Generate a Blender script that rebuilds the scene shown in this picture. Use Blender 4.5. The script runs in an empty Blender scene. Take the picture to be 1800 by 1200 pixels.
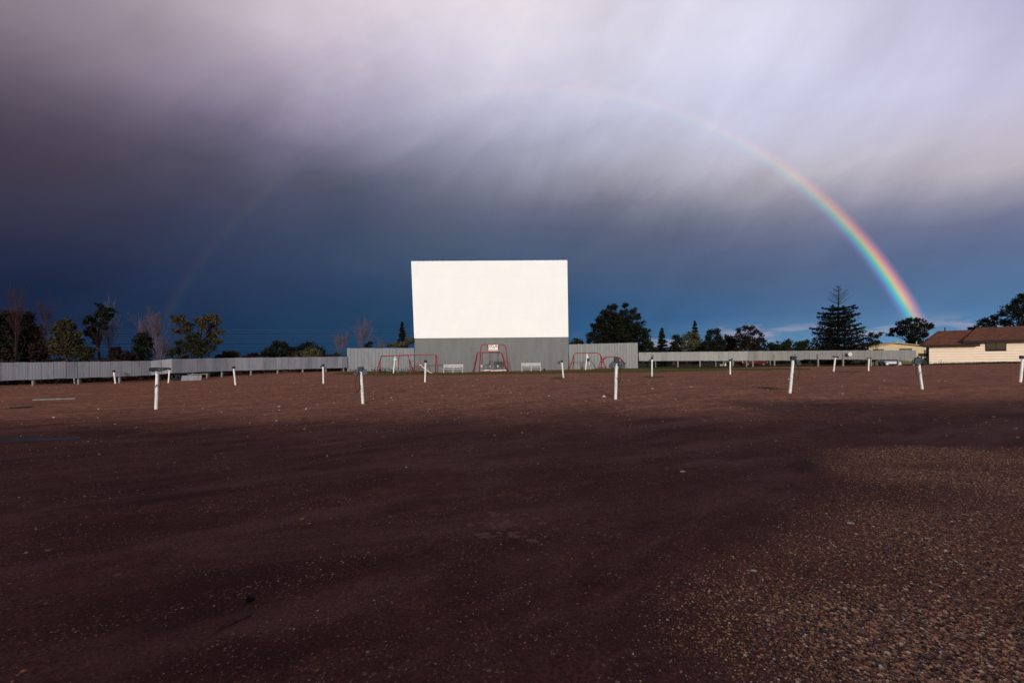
import bpy, bmesh, math, random
import numpy as np
from mathutils import Vector, Matrix
rad = math.radians
random.seed(7)
RNG = np.random.default_rng(11)
sc = bpy.context.scene
COL = sc.collection

# ---------------------------------------------------------------- camera
H, F, HZ, ROLL = 1.25, 800.0, 634.0, rad(0.5)     # eye height; focal length, horizon row in photo pixels (1800 wide)
cd = bpy.data.cameras.new('camera'); cam = bpy.data.objects.new('camera', cd); COL.objects.link(cam)
cam.location = (0, 0, H); cam.rotation_euler = (rad(90), ROLL, 0)
cd.sensor_fit = 'HORIZONTAL'; cd.sensor_width = 36; cd.lens = 16.0
cd.shift_y = (HZ - 600) / 1800
cd.clip_start = 0.05; cd.clip_end = 12000
sc.camera = cam
sc.view_settings.view_transform = 'Standard'; sc.view_settings.look = 'None'
sc.view_settings.exposure = 0; sc.view_settings.gamma = 1
sc.cycles.use_denoising = True; sc.cycles.denoiser = 'OPENIMAGEDENOISE'; sc.cycles.denoising_input_passes = 'RGB_ALBEDO_NORMAL'; sc.cycles.denoising_prefilter = 'NONE'; sc.cycles.use_adaptive_sampling = False
sc.cycles.max_bounces = 6

# ---------------------------------------------------------------- sun and sky
SUN_AZ, SUN_EL = 182.0, 11.3        # behind the camera; the rainbow is centred on the opposite point
sl = bpy.data.lights.new('sun', 'SUN'); sun = bpy.data.objects.new('sun', sl); COL.objects.link(sun)
sl.energy = 2.36; sl.angle = rad(2.0); sl.color = (1.0, 0.985, 0.97)
ANTI = Vector((math.sin(rad(SUN_AZ - 180)) * math.cos(rad(SUN_EL)), math.cos(rad(SUN_AZ - 180)) * math.cos(rad(SUN_EL)), -math.sin(rad(SUN_EL))))
sun.rotation_euler = ANTI.to_track_quat('-Z', 'Y').to_euler()

def s2l(c):
    c = np.asarray(c, float) / 255
    return np.where(c <= 0.04045, c / 12.92, ((c + 0.055) / 1.055) ** 2.4)

SX = np.arange(0, 1801, 200)
SKY = [
 (0,   [(128,116,128),(165,152,165),(190,176,188),(222,209,216),(224,213,219),(220,211,219),(213,210,226),(214,212,228),(203,200,222),(164,160,192)]),
 (80,  [(110,98,112),(145,132,147),(175,162,177),(200,188,203),(208,203,218),(212,207,220),(209,208,228),(209,208,229),(205,203,226),(184,180,208)]),
 (160, [(92,81,96),(112,102,120),(140,130,150),(172,163,184),(192,190,212),(202,202,222),(204,205,228),(203,204,229),(201,200,228),(190,186,216)]),
 (230, [(76,67,83),(86,78,97),(100,94,118),(128,124,150),(160,160,186),(184,184,208),(198,199,222),(200,200,224),(204,200,222),(204,198,218)]),
 (300, [(64,58,78),(70,66,90),(76,76,104),(96,98,128),(124,126,154),(158,158,184),(186,184,206),(194,190,210),(200,194,212),(198,190,208)]),
 (350, [(56,53,76),(62,60,88),(66,68,100),(80,86,118),(100,104,134),(116,118,146),(136,137,163),(150,148,172),(140,140,170),(134,136,172)]),
 (400, [(50,50,76),(54,57,86),(56,64,98),(68,80,114),(84,94,124),(90,98,130),(98,106,138),(108,114,148),(106,112,150),(98,108,150)]),
 (450, [(32,38,70),(42,50,84),(50,62,98),(58,76,112),(72,90,124),(80,96,132),(86,100,136),(90,106,146),(90,108,150),(88,112,156)]),
 (500, [(22,32,62),(33,45,78),(40,56,94),(46,66,106),(58,82,120),(64,90,132),(74,98,140),(82,104,146),(84,112,158),(84,116,164)]),
 (550, [(26,38,72),(27,44,80),(35,55,91),(38,64,103),(42,73,115),(46,87,135),(58,98,150),(76,112,162),(84,124,176),(80,122,176)]),
 (600, [(24,40,74),(22,46,82),(24,53,90),(27,61,100),(33,71,112),(48,92,143),(74,120,168),(104,138,180),(100,150,200),(96,150,200)]),
]
SY = np.array([r[0] for r in SKY]); SV = np.array([s2l(r[1]) for r in SKY])
SV[4:, :, 2] *= .90; SV[4:, :5, 2] *= .96; SV[7:] *= .95; SV[0:4, 3:9] *= 1.05; SV[2:5, 0:3] *= .93; SV[0, 3:6] *= 1.09
def sky_colour(az, el):
    """storm-cloud radiance (linear) in a world direction, az east of north, el above the horizon"""
    x = math.tan(az); z = math.tan(el) / math.cos(az)
    px = np.clip(900 + F * (x * math.cos(ROLL) - z * math.sin(ROLL)), 0, 1799.9)
    py = np.clip(HZ - F * (z * math.cos(ROLL) + x * math.sin(ROLL)), 0, 599.9)
    j = min(int(px // 200), 8); fx = px / 200 - j
    i = int(np.searchsorted(SY, py, 'right') - 1); i = min(max(i, 0), len(SY) - 2); fy = (py - SY[i]) / (SY[i + 1] - SY[i])
    return (SV[i, j] * (1 - fx) + SV[i, j + 1] * fx) * (1 - fy) + (SV[i + 1, j] * (1 - fx) + SV[i + 1, j + 1] * fx) * fy

class NT:
    def __init__(s, tree): s.t = tree; s.n = tree.nodes; s.l = tree.links
    def node(s, typ, **kw):
        n = s.n.new(typ)
        for k, v in kw.items():
            if k.startswith('i_'):
                n.inputs[k[2:].replace('_', ' ')].default_value = v
            else: setattr(n, k, v)
        return n
    def link(s, a, b): s.l.new(a, b)
    def set(s, sock, v):
        if hasattr(v, 'is_output') or hasattr(v, 'links'): s.link(v, sock)
        else: sock.default_value = v
    def math(s, op, a, b=None, c=None, clamp=False):
        n = s.n.new('ShaderNodeMath'); n.operation = op; n.use_clamp = clamp
        for k, v in enumerate((a, b, c)):
            if v is not None: s.set(n.inputs[k], v)
        return n.outputs[0]
    def mix(s, f, a, b, blend='MIX'):
        n = s.n.new('ShaderNodeMix'); n.data_type = 'RGBA'; n.blend_type = blend
        s.set(n.inputs[0], f)
        for k, v in ((6, a), (7, b)):
            if isinstance(v, tuple) and len(v) == 3: v = (*v, 1)
            s.set(n.inputs[k], v)
        return n.outputs[2]
    def rng(s, v, a, b, c=0.0, d=1.0, typ='LINEAR'):
        n = s.n.new('ShaderNodeMapRange'); n.interpolation_type = typ
        s.set(n.inputs[0], v)
        for k, q in zip((1, 2, 3, 4), (a, b, c, d)): n.inputs[k].default_value = q
        return n.outputs[0]
    def noise(s, vec, scale, detail=4, rough=.55, dist=0.0, out=0):
        n = s.n.new('ShaderNodeTexNoise'); s.link(vec, n.inputs['Vector'])
        n.inputs['Scale'].default_value = scale; n.inputs['Detail'].default_value = detail
        n.inputs['Roughness'].default_value = rough; n.inputs['Distortion'].default_value = dist
        return n.outputs[out]
    def mapping(s, vec, loc=(0,0,0), rot=(0,0,0), scale=(1,1,1)):
        n = s.n.new('ShaderNodeMapping'); s.link(vec, n.inputs[0])
        n.inputs[1].default_value = loc; n.inputs[2].default_value = rot; n.inputs[3].default_value = scale
        return n.outputs[0]
    def streak(s, vec, deg, scale):
        return s.mapping(s.mapping(vec, rot=(0, 0, rad(-deg))), scale=scale)
    def ramp(s, f, stops, interp='LINEAR'):
        n = s.n.new('ShaderNodeValToRGB'); cr = n.color_ramp; cr.interpolation = interp
        while len(cr.elements) < len(stops): cr.elements.new(1.0)
        for e, (p, c) in zip(cr.elements, stops):
            e.position = p; e.color = (*c[:3], 1)
        s.link(f, n.inputs[0]); return n.outputs[0]

w = bpy.data.worlds.new('World'); sc.world = w; w.use_nodes = True
w.node_tree.nodes.clear(); T = NT(w.node_tree)
tc = T.node('ShaderNodeTexCoord').outputs['Generated']
sep = T.node('ShaderNodeSeparateXYZ'); T.link(tc, sep.inputs[0])
az = T.math('ARCTAN2', sep.outputs[0], sep.outputs[1]); el = T.math('ARCSINE', sep.outputs[2])
# the cloud deck is torn and streaky: warp the direction with noise before looking its brightness up
comb = T.node('ShaderNodeCombineXYZ'); T.link(az, comb.inputs[0]); T.link(el, comb.inputs[1])
P0 = comb.outputs[0]
st = T.streak(P0, 32, (1.2, 2.6, 1))
wn = T.noise(st, 2.2, 6, .55, .5, 1)
ws = T.node('ShaderNodeSeparateXYZ'); T.link(wn, ws.inputs[0])
az2 = T.math('ADD', az, T.math('MULTIPLY', T.math('SUBTRACT', ws.outputs[0], .5), .20))
el2 = T.math('ADD', el, T.math('MULTIPLY', T.math('SUBTRACT', ws.outputs[1], .5), T.rng(el, 0.0, .45, .02, .11)))
A0, A1, NA = -56.0, 56.0, 13
taz = T.rng(az2, rad(A0), rad(A1))
ELS = [0, 1.5, 3, 5, 7, 9.5, 12, 14, 16, 18.5, 21, 24, 28, 33, 40]
prev = None
for k, e in enumerate(ELS):
    stops = []
    for j in range(NA):
        a = A0 + (A1 - A0) * j / (NA - 1)
        stops.append((j / (NA - 1), tuple(sky_colour(rad(max(-47, min(47, a))), rad(e)))))
    r = T.ramp(taz, stops, 'B_SPLINE')
    if prev is None: prev = r
    else: prev = T.mix(T.rng(el2, rad(ELS[k - 1]), rad(e)), prev, r)
# cloud texture: soft lumps and diagonal rain streaks, a few percent of brightness
st2 = T.streak(P0, 52, (.9, 5.5, 1))
t1 = T.noise(st2, 1.35, 5, .5, .5)
t2 = T.noise(T.mapping(P0, scale=(1, 1.5, 1)), 3.6, 7, .58, .6)
tx = T.math('ADD', T.math('MULTIPLY', T.rng(t1, .25, .75, -.5, .5), T.rng(az, -.35, .35, .15, 1.0)), T.rng(t2, .25, .75, -.5, .5))
t3 = T.noise(T.streak(P0, 10, (1.0, 2.0, 1)), 2.4, 6, .5, .5)
tx = T.math('ADD', tx, T.math('MULTIPLY', T.math('SUBTRACT', T.rng(t3, .36, .64, 0, 1, 'SMOOTHSTEP'), .5), T.rng(el, .08, .22, .3, .6)))
gain = T.math('ADD', 1.0, T.math('MULTIPLY', tx, T.rng(el, .02, .3, .13, .155)))
cloud = T.mix(1.0, prev, gain, 'MULTIPLY')
# torn pale cloud scraps low over the eastern horizon
sn = T.noise(T.mapping(P0, loc=(.3, .1, 0), scale=(1, 4.2, 1)), 11, 5, .55, .3)
band = T.math('MULTIPLY', T.rng(el, .075, .045, 0, 1, 'SMOOTHSTEP'), T.math('MULTIPLY', T.rng(az, .10, .30, 0, 1, 'SMOOTHSTEP'), T.rng(el, .004, .02)))
scrap = T.math('MULTIPLY', T.rng(sn, .49, .62, 0, 1, 'SMOOTHSTEP'), band)
cloud = T.mix(T.math('MULTIPLY', scrap, .42), cloud, (0.50, 0.43, 0.50))
nish = T.node('ShaderNodeTexSky'); nish.sky_type = 'NISHITA'; nish.sun_disc = False
nish.sun_elevation = rad(SUN_EL); nish.sun_rotation = rad(SUN_AZ)
b1 = T.node('ShaderNodeBackground'); T.link(cloud, b1.inputs[0]); b1.inputs[1].default_value = 1.0
b2 = T.node('ShaderNodeBackground'); T.link(nish.outputs[0], b2.inputs[0]); b2.inputs[1].default_value = 0.13
ms = T.node('ShaderNodeMixShader')
T.link(T.rng(sep.outputs[1], -.25, .35, 0, 1, 'SMOOTHSTEP'), ms.inputs[0])
T.link(b2.outputs[0], ms.inputs[1]); T.link(b1.outputs[0], ms.inputs[2])
wo = T.node('ShaderNodeOutputWorld'); T.link(ms.outputs[0], wo.inputs[0])

# ---------------------------------------------------------------- places
CR, SR = math.cos(ROLL), math.sin(ROLL)
def at(px, py, D):
    dx = (px - 900) / F; dz = (HZ - py) / F
    return Vector((D * (dx * CR + dz * SR), D, H + D * (-dx * SR + dz * CR)))

# ground heights known at the feet of things; a smooth surface runs through them
GP = [(0, 0, 0), (-4, 1, 0), (4, 1, 0), (-3, 5, 0), (3, 5, 0.0), (9, 5, 0), (-9, 5, -.02), (0, 8.5, .0), (8, 9, .03), (-8, -6, 0), (8, -6, 0), (0, -14, 0), (20, 8, .05), (-20, 8, -.1)]
for px, py, D in [(274.5,717,13.1),(638,711,13.5),(1082,698,13),(1388.5,692,14),(1621,683,16),(1793.5,672,20),(131,676,35),(203,676,35),(296,673.5,35),
                  (414,676,28.7),(568.5,675,26),(747,671,24.5),(990.5,668,25.5),(1146,661,27.9),(1283.5,660,31),(1465,653,33),(1526.5,652,37),
                  (0,679,30),(140,674,33.5),(265,669,37.6),(440,661,44),(575,654,49),(660,655,50),(795,656,45.5),(930,654,45.5),(1045,649,50),(860,653,54),(1120,648,55),
                  (1193,648,61),(1323,645,60),(1470,643.5,58),(1600,642.5,56.5),(1700,640,58),(1790,641,58),(1563,645,63.5),(1535,645,63.5),(1585,645,65.5)]:
    p = at(px, py, D); GP.append((p.x, p.y, p.z))
GP = np.array(GP)
GL = 11.0
def _mean(x, y): return np.clip(0.004 * x * np.clip(np.asarray(y) / 25.0, 0, 1), -.3, .3) + 0.06
_d2 = ((GP[:, None, :2] - GP[None, :, :2]) ** 2).sum(-1)
_K = np.exp(-_d2 / (2 * GL * GL)) * .04 + np.eye(len(GP)) * .04 * .02
_al = np.linalg.solve(_K, GP[:, 2] - _mean(GP[:, 0], GP[:, 1]))
_tab = np.random.default_rng(3).random((256, 256))
def vnoise(x, y):
    x = np.asarray(x, float); y = np.asarray(y, float)
    xi = np.floor(x).astype(int); yi = np.floor(y).astype(int); fx = x - xi; fy = y - yi
    fx = fx * fx * (3 - 2 * fx); fy = fy * fy * (3 - 2 * fy)
    g = lambda i, j: _tab[i & 255, j & 255]
    return (g(xi, yi) * (1 - fx) + g(xi + 1, yi) * fx) * (1 - fy) + (g(xi, yi + 1) * (1 - fx) + g(xi + 1, yi + 1) * fx) * fy - .5
def patch_mask(x, y):
    # gravel patch: right of the line (0.69,1.83)-(4.8,6.6), this side of y = 6.5, with a smoother wheel band through it
    edge = (x - .69) - .861 * (y - 1.83) + vnoise(x * 1.3, y * 1.3) * .9
    top = 6.45 - .16 * (x - 4.8) - y + vnoise(x * .9 + 4, y * .9) * .5
    m = np.clip((edge + .3) / 1.1, 0, 1) ** 1.3 * np.clip(top / .45, 0, 1)
    band = np.exp(-((y - (3.3 + .05 * (x - 4))) / .5) ** 2) * np.clip((x - 2.7) / 1.2, 0, 1)
    return m * (1 - .45 * band) * np.clip(.82 + 1.0 * vnoise(x * 1.7, y * 2.3), .3, 1)
PUD = (-9.4, 8.4, 2.5, .5)     # puddle hollow: centre, half sizes
def ground_np(x, y):
    x = np.asarray(x, float); y = np.asarray(y, float); sh = x.shape
    xf, yf = x.ravel(), y.ravel(); out = np.empty(len(xf))
    for a in range(0, len(xf), 20000):
        b = slice(a, a + 20000)
        d2 = (xf[b, None] - GP[None, :, 0]) ** 2 + (yf[b, None] - GP[None, :, 1]) ** 2
        out[b] = _mean(xf[b], yf[b]) + np.exp(-d2 / (2 * GL * GL)) @ _al * .04
    r = np.hypot(xf, yf)
    lot = np.clip((46 - r) / 6, 0, 1)
    # ruts and wash ripples across the lot, and small lumps near at hand
    out += lot * (vnoise(xf * .12 + 9, yf * .55) * .08 + vnoise(xf * .3, yf * 1.5 + 5) * .035) * np.clip((r - 5) / 6, .25, 1)
    out += vnoise(xf * 1.1 + yf * .5, yf * 1.9 - xf * .7) * .012 * np.clip((16 - r) / 8, 0, 1)
    across = .85 * yf - .53 * xf + vnoise(xf * .32, yf * .32 + 11) * .8
    for q0 in (1.05, 2.5, 4.05, 5.5, 7.6, 9.0):
        out -= .016 * np.exp(-((across - q0) / .13) ** 2) * np.clip(.7 + 1.5 * vnoise(xf * .5 + q0, yf * .5), 0, 1) * np.clip((14 - r) / 4, 0, 1)
    out += vnoise(xf * 4.1, yf * 4.7) * .005 * np.clip((11 - r) / 6, 0, 1)
    q = ((xf - PUD[0]) / PUD[2]) ** 2 + ((yf - PUD[1] - .02 * (xf - PUD[0])) / PUD[3]) ** 2
    out -= .05 * np.exp(-q ** 1.5 * .7)
    out += np.where(q < 4, vnoise(xf * 2.3, yf * 3.1 + 8) * .022, 0)
    return out.reshape(sh)
def ground(x, y): return float(ground_np(np.array([x]), np.array([y]))[0])
def foot(px, py, D):
    p = at(px, py, D); p.z = ground(p.x, p.y); return p

# ---------------------------------------------------------------- mesh helpers
class MB:
    """collects boxes, tubes and prisms in world coordinates; build() links them as one mesh object"""
    def __init__(s): s.v = []; s.f = []
    def add(s, vs, fs):
        o = len(s.v); s.v += [tuple(v) for v in vs]; s.f += [tuple(i + o for i in f) for f in fs]; return s
    def box(s, c, size, rot=None):
        M = rot.to_3x3() if rot is not None else Matrix.Identity(3)
        c = Vector(c); h = Vector(size) / 2
        vs = [c + M @ Vector((sx * h.x, sy * h.y, sz * h.z)) for sx in (-1, 1) for sy in (-1, 1) for sz in (-1, 1)]
        return s.add(vs, [(0,1,3,2),(4,6,7,5),(0,4,5,1),(2,3,7,6),(0,2,6,4),(1,5,7,3)])
    def tube(s, pts, r, n=8, cap=True):
        pts = [Vector(p) for p in pts]; k = len(pts)
        rs = r if isinstance(r, (list, tuple)) else [r] * k
        o = len(s.v); up = None
        for i, p in enumerate(pts):
            d = (pts[min(i + 1, k - 1)] - pts[max(i - 1, 0)]).normalized()
            if up is None: up = Vector((0, 0, 1)) if abs(d.z) < .9 else Vector((1, 0, 0))
            a = d.cross(up).normalized(); b = a.cross(d).normalized(); up = b
            for j in range(n):
                t = 2 * math.pi * j / n
                s.v.append(tuple(p + (a * math.cos(t) + b * math.sin(t)) * rs[i]))
        for i in range(k - 1):
            for j in range(n):
                s.f.append((o + i*n + j, o + i*n + (j+1) % n, o + (i+1)*n + (j+1) % n, o + (i+1)*n + j))
        if cap:
            s.f.append(tuple(o + j for j in reversed(range(n)))); s.f.append(tuple(o + (k-1)*n + j for j in range(n)))
        return s
    def prism(s, poly, vec):
        n = len(poly); poly = [Vector(p) for p in poly]; vec = Vector(vec)
        vs = poly + [p + vec for p in poly]
        fs = [tuple(reversed(range(n))), tuple(range(n, 2 * n))] + [(i, (i+1) % n, n + (i+1) % n, n + i) for i in range(n)]
        return s.add(vs, fs)
    def build(s, name, m, parent=None, smooth=False, bevel=0, label=None):
        org = parent_origin(parent) if parent else Vector(s.v[0]) * 0
        me = bpy.data.meshes.new(name)
        me.from_pydata([tuple(Vector(v) - org) for v in s.v], [], s.f)
        bm = bmesh.new(); bm.from_mesh(me); bmesh.ops.recalc_face_normals(bm, faces=bm.faces); bm.to_mesh(me); bm.free()
        return finish(name, me, m, parent, smooth, bevel, label)
def parent_origin(p):
    o = Vector((0, 0, 0))
    while p is not None: o += p.location; p = p.parent
    return o
def finish(name, me, m, parent=None, smooth=False, bevel=0, label=None):
    o = bpy.data.objects.new(name, me); COL.objects.link(o)
    if m: me.materials.append(m)
    if smooth: me.polygons.foreach_set('use_smooth', [True] * len(me.polygons))
    if parent: o.parent = parent
    if bevel:
        b = o.modifiers.new('bevel', 'BEVEL'); b.width = bevel; b.segments = 2; b.limit_method = 'ANGLE'
    if label: o['label'] = label
    return o
def thing(name, label, cat, loc, group=None):
    o = bpy.data.objects.new(name, None); COL.objects.link(o); o.location = loc
    o.empty_display_size = .2
    o['label'] = label; o['category'] = cat
    if group: o['group'] = group
    return o
def tag(o, label, cat, group=None):
    o['label'] = label; o['category'] = cat
    if group: o['group'] = group
    return o
def np_mesh(name, V, Fc):
    me = bpy.data.meshes.new(name); V = np.asarray(V, np.float32); Fc = np.asarray(Fc, np.int32); k = Fc.shape[1]
    me.vertices.add(len(V)); me.vertices.foreach_set('co', V.ravel())
    me.loops.add(Fc.size); me.loops.foreach_set('vertex_index', Fc.ravel())
    me.polygons.add(len(Fc)); me.polygons.foreach_set('loop_start', np.arange(0, Fc.size, k, dtype=np.int32))
    me.update(calc_edges=True); return me
def arc(c, r, a0, a1, n, ux=Vector((1,0,0)), uz=Vector((0,0,1))):
    return [Vector(c) + ux * (r * math.cos(rad(a0 + (a1-a0)*i/n))) + uz * (r * math.sin(rad(a0 + (a1-a0)*i/n))) for i in range(n + 1)]
def smooth_path(pts, n=8):
    pts = [Vector(p) for p in pts]; out = []
    for i in range(len(pts) - 1):
        p0, p1, p2, p3 = pts[max(i-1,0)], pts[i], pts[i+1], pts[min(i+2,len(pts)-1)]
        for j in range(n):
            t = j / n
            out.append(.5 * ((2*p1) + (p2-p0)*t + (2*p0-5*p1+4*p2-p3)*t*t + (3*p1-p0-3*p2+p3)*t**3))
    return out + [pts[-1]]
def round_corner(pts, r=.25, n=5):
    pts = [Vector(p) for p in pts]; out = [pts[0]]
    for a, b, c in zip(pts, pts[1:], pts[2:]):
        u = (a - b); v = (c - b); rr = min(r, u.length * .45, v.length * .45)
        p, q = b + u.normalized() * rr, b + v.normalized() * rr
        for i in range(n + 1):
            t = i / n; out.append(p * (1-t)**2 + b * 2*t*(1-t) + q * t*t)
    return out + [pts[-1]]

# ---------------------------------------------------------------- materials
def mat(name, col, rough=.7, col2=None, nscale=3.0, amount=1.0, metal=0.0, spec=.3, bump=0.0, bscale=40, coord='Object', island=False, mscale=(1,1,1), rust=0.0):
    m = bpy.data.materials.new(name); m.use_nodes = True; t = NT(m.node_tree)
    p = m.node_tree.nodes['Principled BSDF']
    p.inputs['Roughness'].default_value = rough; p.inputs['Metallic'].default_value = metal
    p.inputs['Specular IOR Level'].default_value = spec
    c = t.node('ShaderNodeTexCoord').outputs[coord]
    c = t.mapping(c, scale=mscale)
    col2 = col2 or tuple(x * .8 for x in col)
    f = t.rng(t.noise(c, nscale, 6, .6), .35, .65)
    if island:
        g = t.node('ShaderNodeNewGeometry').outputs['Random Per Island']
        f = t.math('ADD', t.math('MULTIPLY', f, .5), t.math('MULTIPLY', g, .5))
    cc = t.mix(t.math('MULTIPLY', f, amount), col, col2)
    if rust: cc = t.mix(t.math('MULTIPLY', t.rng(t.noise(t.mapping(c, loc=(5, 3, 1)), 2.3, 7, .7), .56, .68), rust), cc, (.10,.062,.045))
    t.link(cc, p.inputs['Base Color'])
    if bump:
        b = t.node('ShaderNodeBump'); b.inputs['Strength'].default_value = bump; b.inputs['Distance'].default_value = .02
        t.link(t.noise(c, bscale, 4), b.inputs['Height']); t.link(b.outputs[0], p.inputs['Normal'])
    return m
WHITE = mat('white_paint', (.80,.79,.77), .5, (.72,.70,.67), 6, .7)
BENCHW = mat('weathered_white', (.52,.50,.49), .7, (.36,.34,.33), 5, 1)
POSTW = mat('post_paint', (.80,.79,.77), .6, (.50,.44,.39), 13, .75)
SCREENW = mat('screen_paint', (.785,.795,.81), .75, (.755,.765,.785), .5, 1, mscale=(1,1,.6))
nt_ = NT(SCREENW.node_tree); pb_ = SCREENW.node_tree.nodes['Principled BSDF']; old_ = pb_.inputs['Base Color'].links[0].from_socket
br_ = nt_.node('ShaderNodeTexBrick'); br_.offset = .5; nt_.link(nt_.mapping(nt_.node('ShaderNodeTexCoord').outputs['Object'], rot=(rad(90), 0, 0)), br_.inputs['Vector'])
br_.inputs['Scale'].default_value = 1.0; br_.inputs['Brick Width'].default_value = 2.44; br_.inputs['Row Height'].default_value = 1.22; br_.inputs['Mortar Size'].default_value = .012
br_.inputs['Color1'].default_value = (1, 1, 1, 1); br_.inputs['Color2'].default_value = (.985, .98, .98, 1); br_.inputs['Mortar'].default_value = (.94, .93, .925, 1)
nt_.link(nt_.mix(1.0, old_, br_.outputs['Color'], 'MULTIPLY'), pb_.inputs['Base Color'])
BASEG = mat('base_grey', (.148,.150,.154), .75, (.125,.127,.133), 1.2, 1, mscale=(1,1,.3))
FENCEL = mat('weathered_blue_grey_metal', (.265,.265,.305), .6, (.155,.16,.19), 1.4, 1, island=True, mscale=(1,1,.25), rust=.55)
FENCET = mat('tall_grey_metal', (.20,.212,.232), .65, (.165,.175,.193), 1.2, 1, island=True, mscale=(1,1,.25), rust=.3)
FENCETR = mat('tall_light_grey_metal', (.225,.228,.232), .65, (.185,.188,.192), 1.2, 1, island=True, mscale=(1,1,.25))
FENCER = mat('pale_grey_metal', (.285,.278,.275), .65, (.21,.205,.205), 1.4, 1, island=True, mscale=(1,1,.25), rust=.35)
FENCERD = mat('mid_grey_metal', (.20,.195,.2), .65, (.15,.147,.15), 1.4, 1, island=True, mscale=(1,1,.25))
WOODG = mat('grey_timber', (.22,.21,.205), .85, (.13,.125,.12), 5, 1, bump=.3)
RED = mat('red_paint', (.30,.020,.026), .45, (.20,.016,.02), 6, 1)
SPK = mat('speaker_metal', (.025,.032,.04), .5, (.012,.016,.02), 20, 1, metal=.3)
SPKS = mat('speaker_silver', (.075,.08,.095), .5, (.035,.038,.046), 25, 1, metal=.2)
BOX = mat('junction_metal', (.012,.02,.025), .5, (.006,.01,.013), 12, 1)
GRILLE = mat('grille_black', (.012,.012,.014), .7)
CORD = mat('cord_rubber', (.012,.01,.012), .7)
BLUES = mat('swing_blue', (.10,.17,.22), .5)
BLACK = mat('black_rubber', (.012,.012,.013), .8)
GREYP = mat('grey_tube', (.10,.115,.135), .5)
HOUSE = mat('cream_siding', (.82,.66,.53), .8, (.76,.60,.47), 1.5, .8)
HOUSE2 = mat('warm_cream_stucco', (.56,.43,.27), .85, (.50,.38,.23), 1.2, .8)
ROOF = mat('brown_shingle', (.150,.048,.022), .9, (.06,.022,.014), 2.2, 1, bump=.4, bscale=12, mscale=(1,1,3))
TRIM = mat('dark_brown_trim', (.018,.010,.010), .7)
TRIML = mat('tan_trim', (.38,.24,.12), .8)
GLASS = mat('dark_glass', (.012,.014,.022), .12, spec=.5)
PINKROOF = mat('pale_roof', (.56,.47,.44), .8)
BROWNW = mat('brown_wall', (.06,.03,.025), .85)
CARW = mat('white_car_paint', (.74,.74,.73), .3, (.7,.7,.69), 2, .3, spec=.5)
CARR = mat('red_car_paint', (.085,.006,.010), .35, (.06,.005,.008), 2, .5, spec=.5)
LAMP = mat('lamp_glass', (.5,.5,.48), .15, spec=.6)
CHROME = mat('dull_chrome', (.4,.4,.4), .3, metal=.9)
BARK = mat('bark', (.014,.010,.009), .95, (.007,.005,.005), 6, 1)
BARKRED = mat('warm_bark', (.050,.022,.016), .95, (.02,.011,.009), 6, 1)
TWIG = mat('pale_twigs', (.11,.068,.078), .9, (.07,.042,.05), 4, 1)
TWIGR = mat('red_twigs', (.045,.018,.02), .9, (.025,.011,.013), 4, 1)
def leafmat(name, a, b): return mat(name, a, .75, b, .7, 1, island=True, spec=.15)
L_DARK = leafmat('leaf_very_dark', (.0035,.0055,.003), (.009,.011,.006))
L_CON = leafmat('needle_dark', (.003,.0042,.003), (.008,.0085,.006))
L_OLIVE = leafmat('leaf_olive', (.030,.027,.010), (.010,.012,.005))
L_GOLD = leafmat('leaf_gold', (.075,.050,.018), (.020,.020,.008))
L_RED = leafmat('leaf_brown_red', (.028,.012,.009), (.007,.004,.004))
L_PALE = leafmat('leaf_pale_olive', (.085,.075,.038), (.028,.028,.014))
L_GREEN = leafmat('leaf_green', (.016,.022,.006), (.006,.009,.003))
GRASS = mat('grass_blades', (.048,.052,.012), .8, (.070,.054,.018), .5, 1, island=True, spec=.2)
WEED = mat('weed_blades', (.024,.022,.008), .8, (.042,.028,.012), .9, 1, island=True, spec=.2)

# ---------------------------------------------------------------- ground
def polar_grid():
    NTH, NR = 900, 430
    front = np.linspace(-58, 58, 701); back = np.linspace(58, 302, 161)[1:-1]
    th = np.radians(np.concatenate([front, back])); n = len(th)
    r = np.concatenate([[.25], np.geomspace(.5, 90, 380), np.geomspace(100, 6000, 22)])
    R, TH = np.meshgrid(r, th, indexing='ij')
    X = R * np.sin(TH); Y = R * np.cos(TH); Z = ground_np(X, Y)
    V = np.stack([X, Y, Z], -1).reshape(-1, 3); m = len(r)
    i, j = np.meshgrid(np.arange(m - 1), np.arange(n), indexing='ij'); j2 = (j + 1) % n
    Q = np.stack([i*n + j, i*n + j2, (i+1)*n + j2, (i+1)*n + j], -1).reshape(-1, 4)[:, ::-1]
    return V, Q, n
V, Q, n0 = polar_grid()
me = np_mesh('ground', V, Q)
gm = bpy.data.materials.new('wet_red_gravel'); gm.use_nodes = True; t = NT(gm.node_tree); pb = gm.node_tree.nodes['Principled BSDF']
oc = t.node('ShaderNodeTexCoord').outputs['Object']
sp = t.node('ShaderNodeSeparateXYZ'); t.link(oc, sp.inputs[0])
X, Y = sp.outputs[0], sp.outputs[1]
track = t.streak(oc, 30, (.5, 1.7, 1))
n_big = t.noise(oc, .32, 5, .6, .6)
n_trk = t.noise(track, 1.1, 6, .62, .5)
n_mid = t.noise(oc, 5.5, 6, .65)
n_fine = t.noise(oc, 55, 4, .7)
n_grit = t.noise(oc, 170, 3, .7)
base = t.mix(t.rng(n_trk, .40, .60), (.050,.013,.013), (.142,.044,.037))
base = t.mix(t.math('MULTIPLY', t.rng(n_big, .38, .66), .7), base, (.22,.068,.04))
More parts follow.
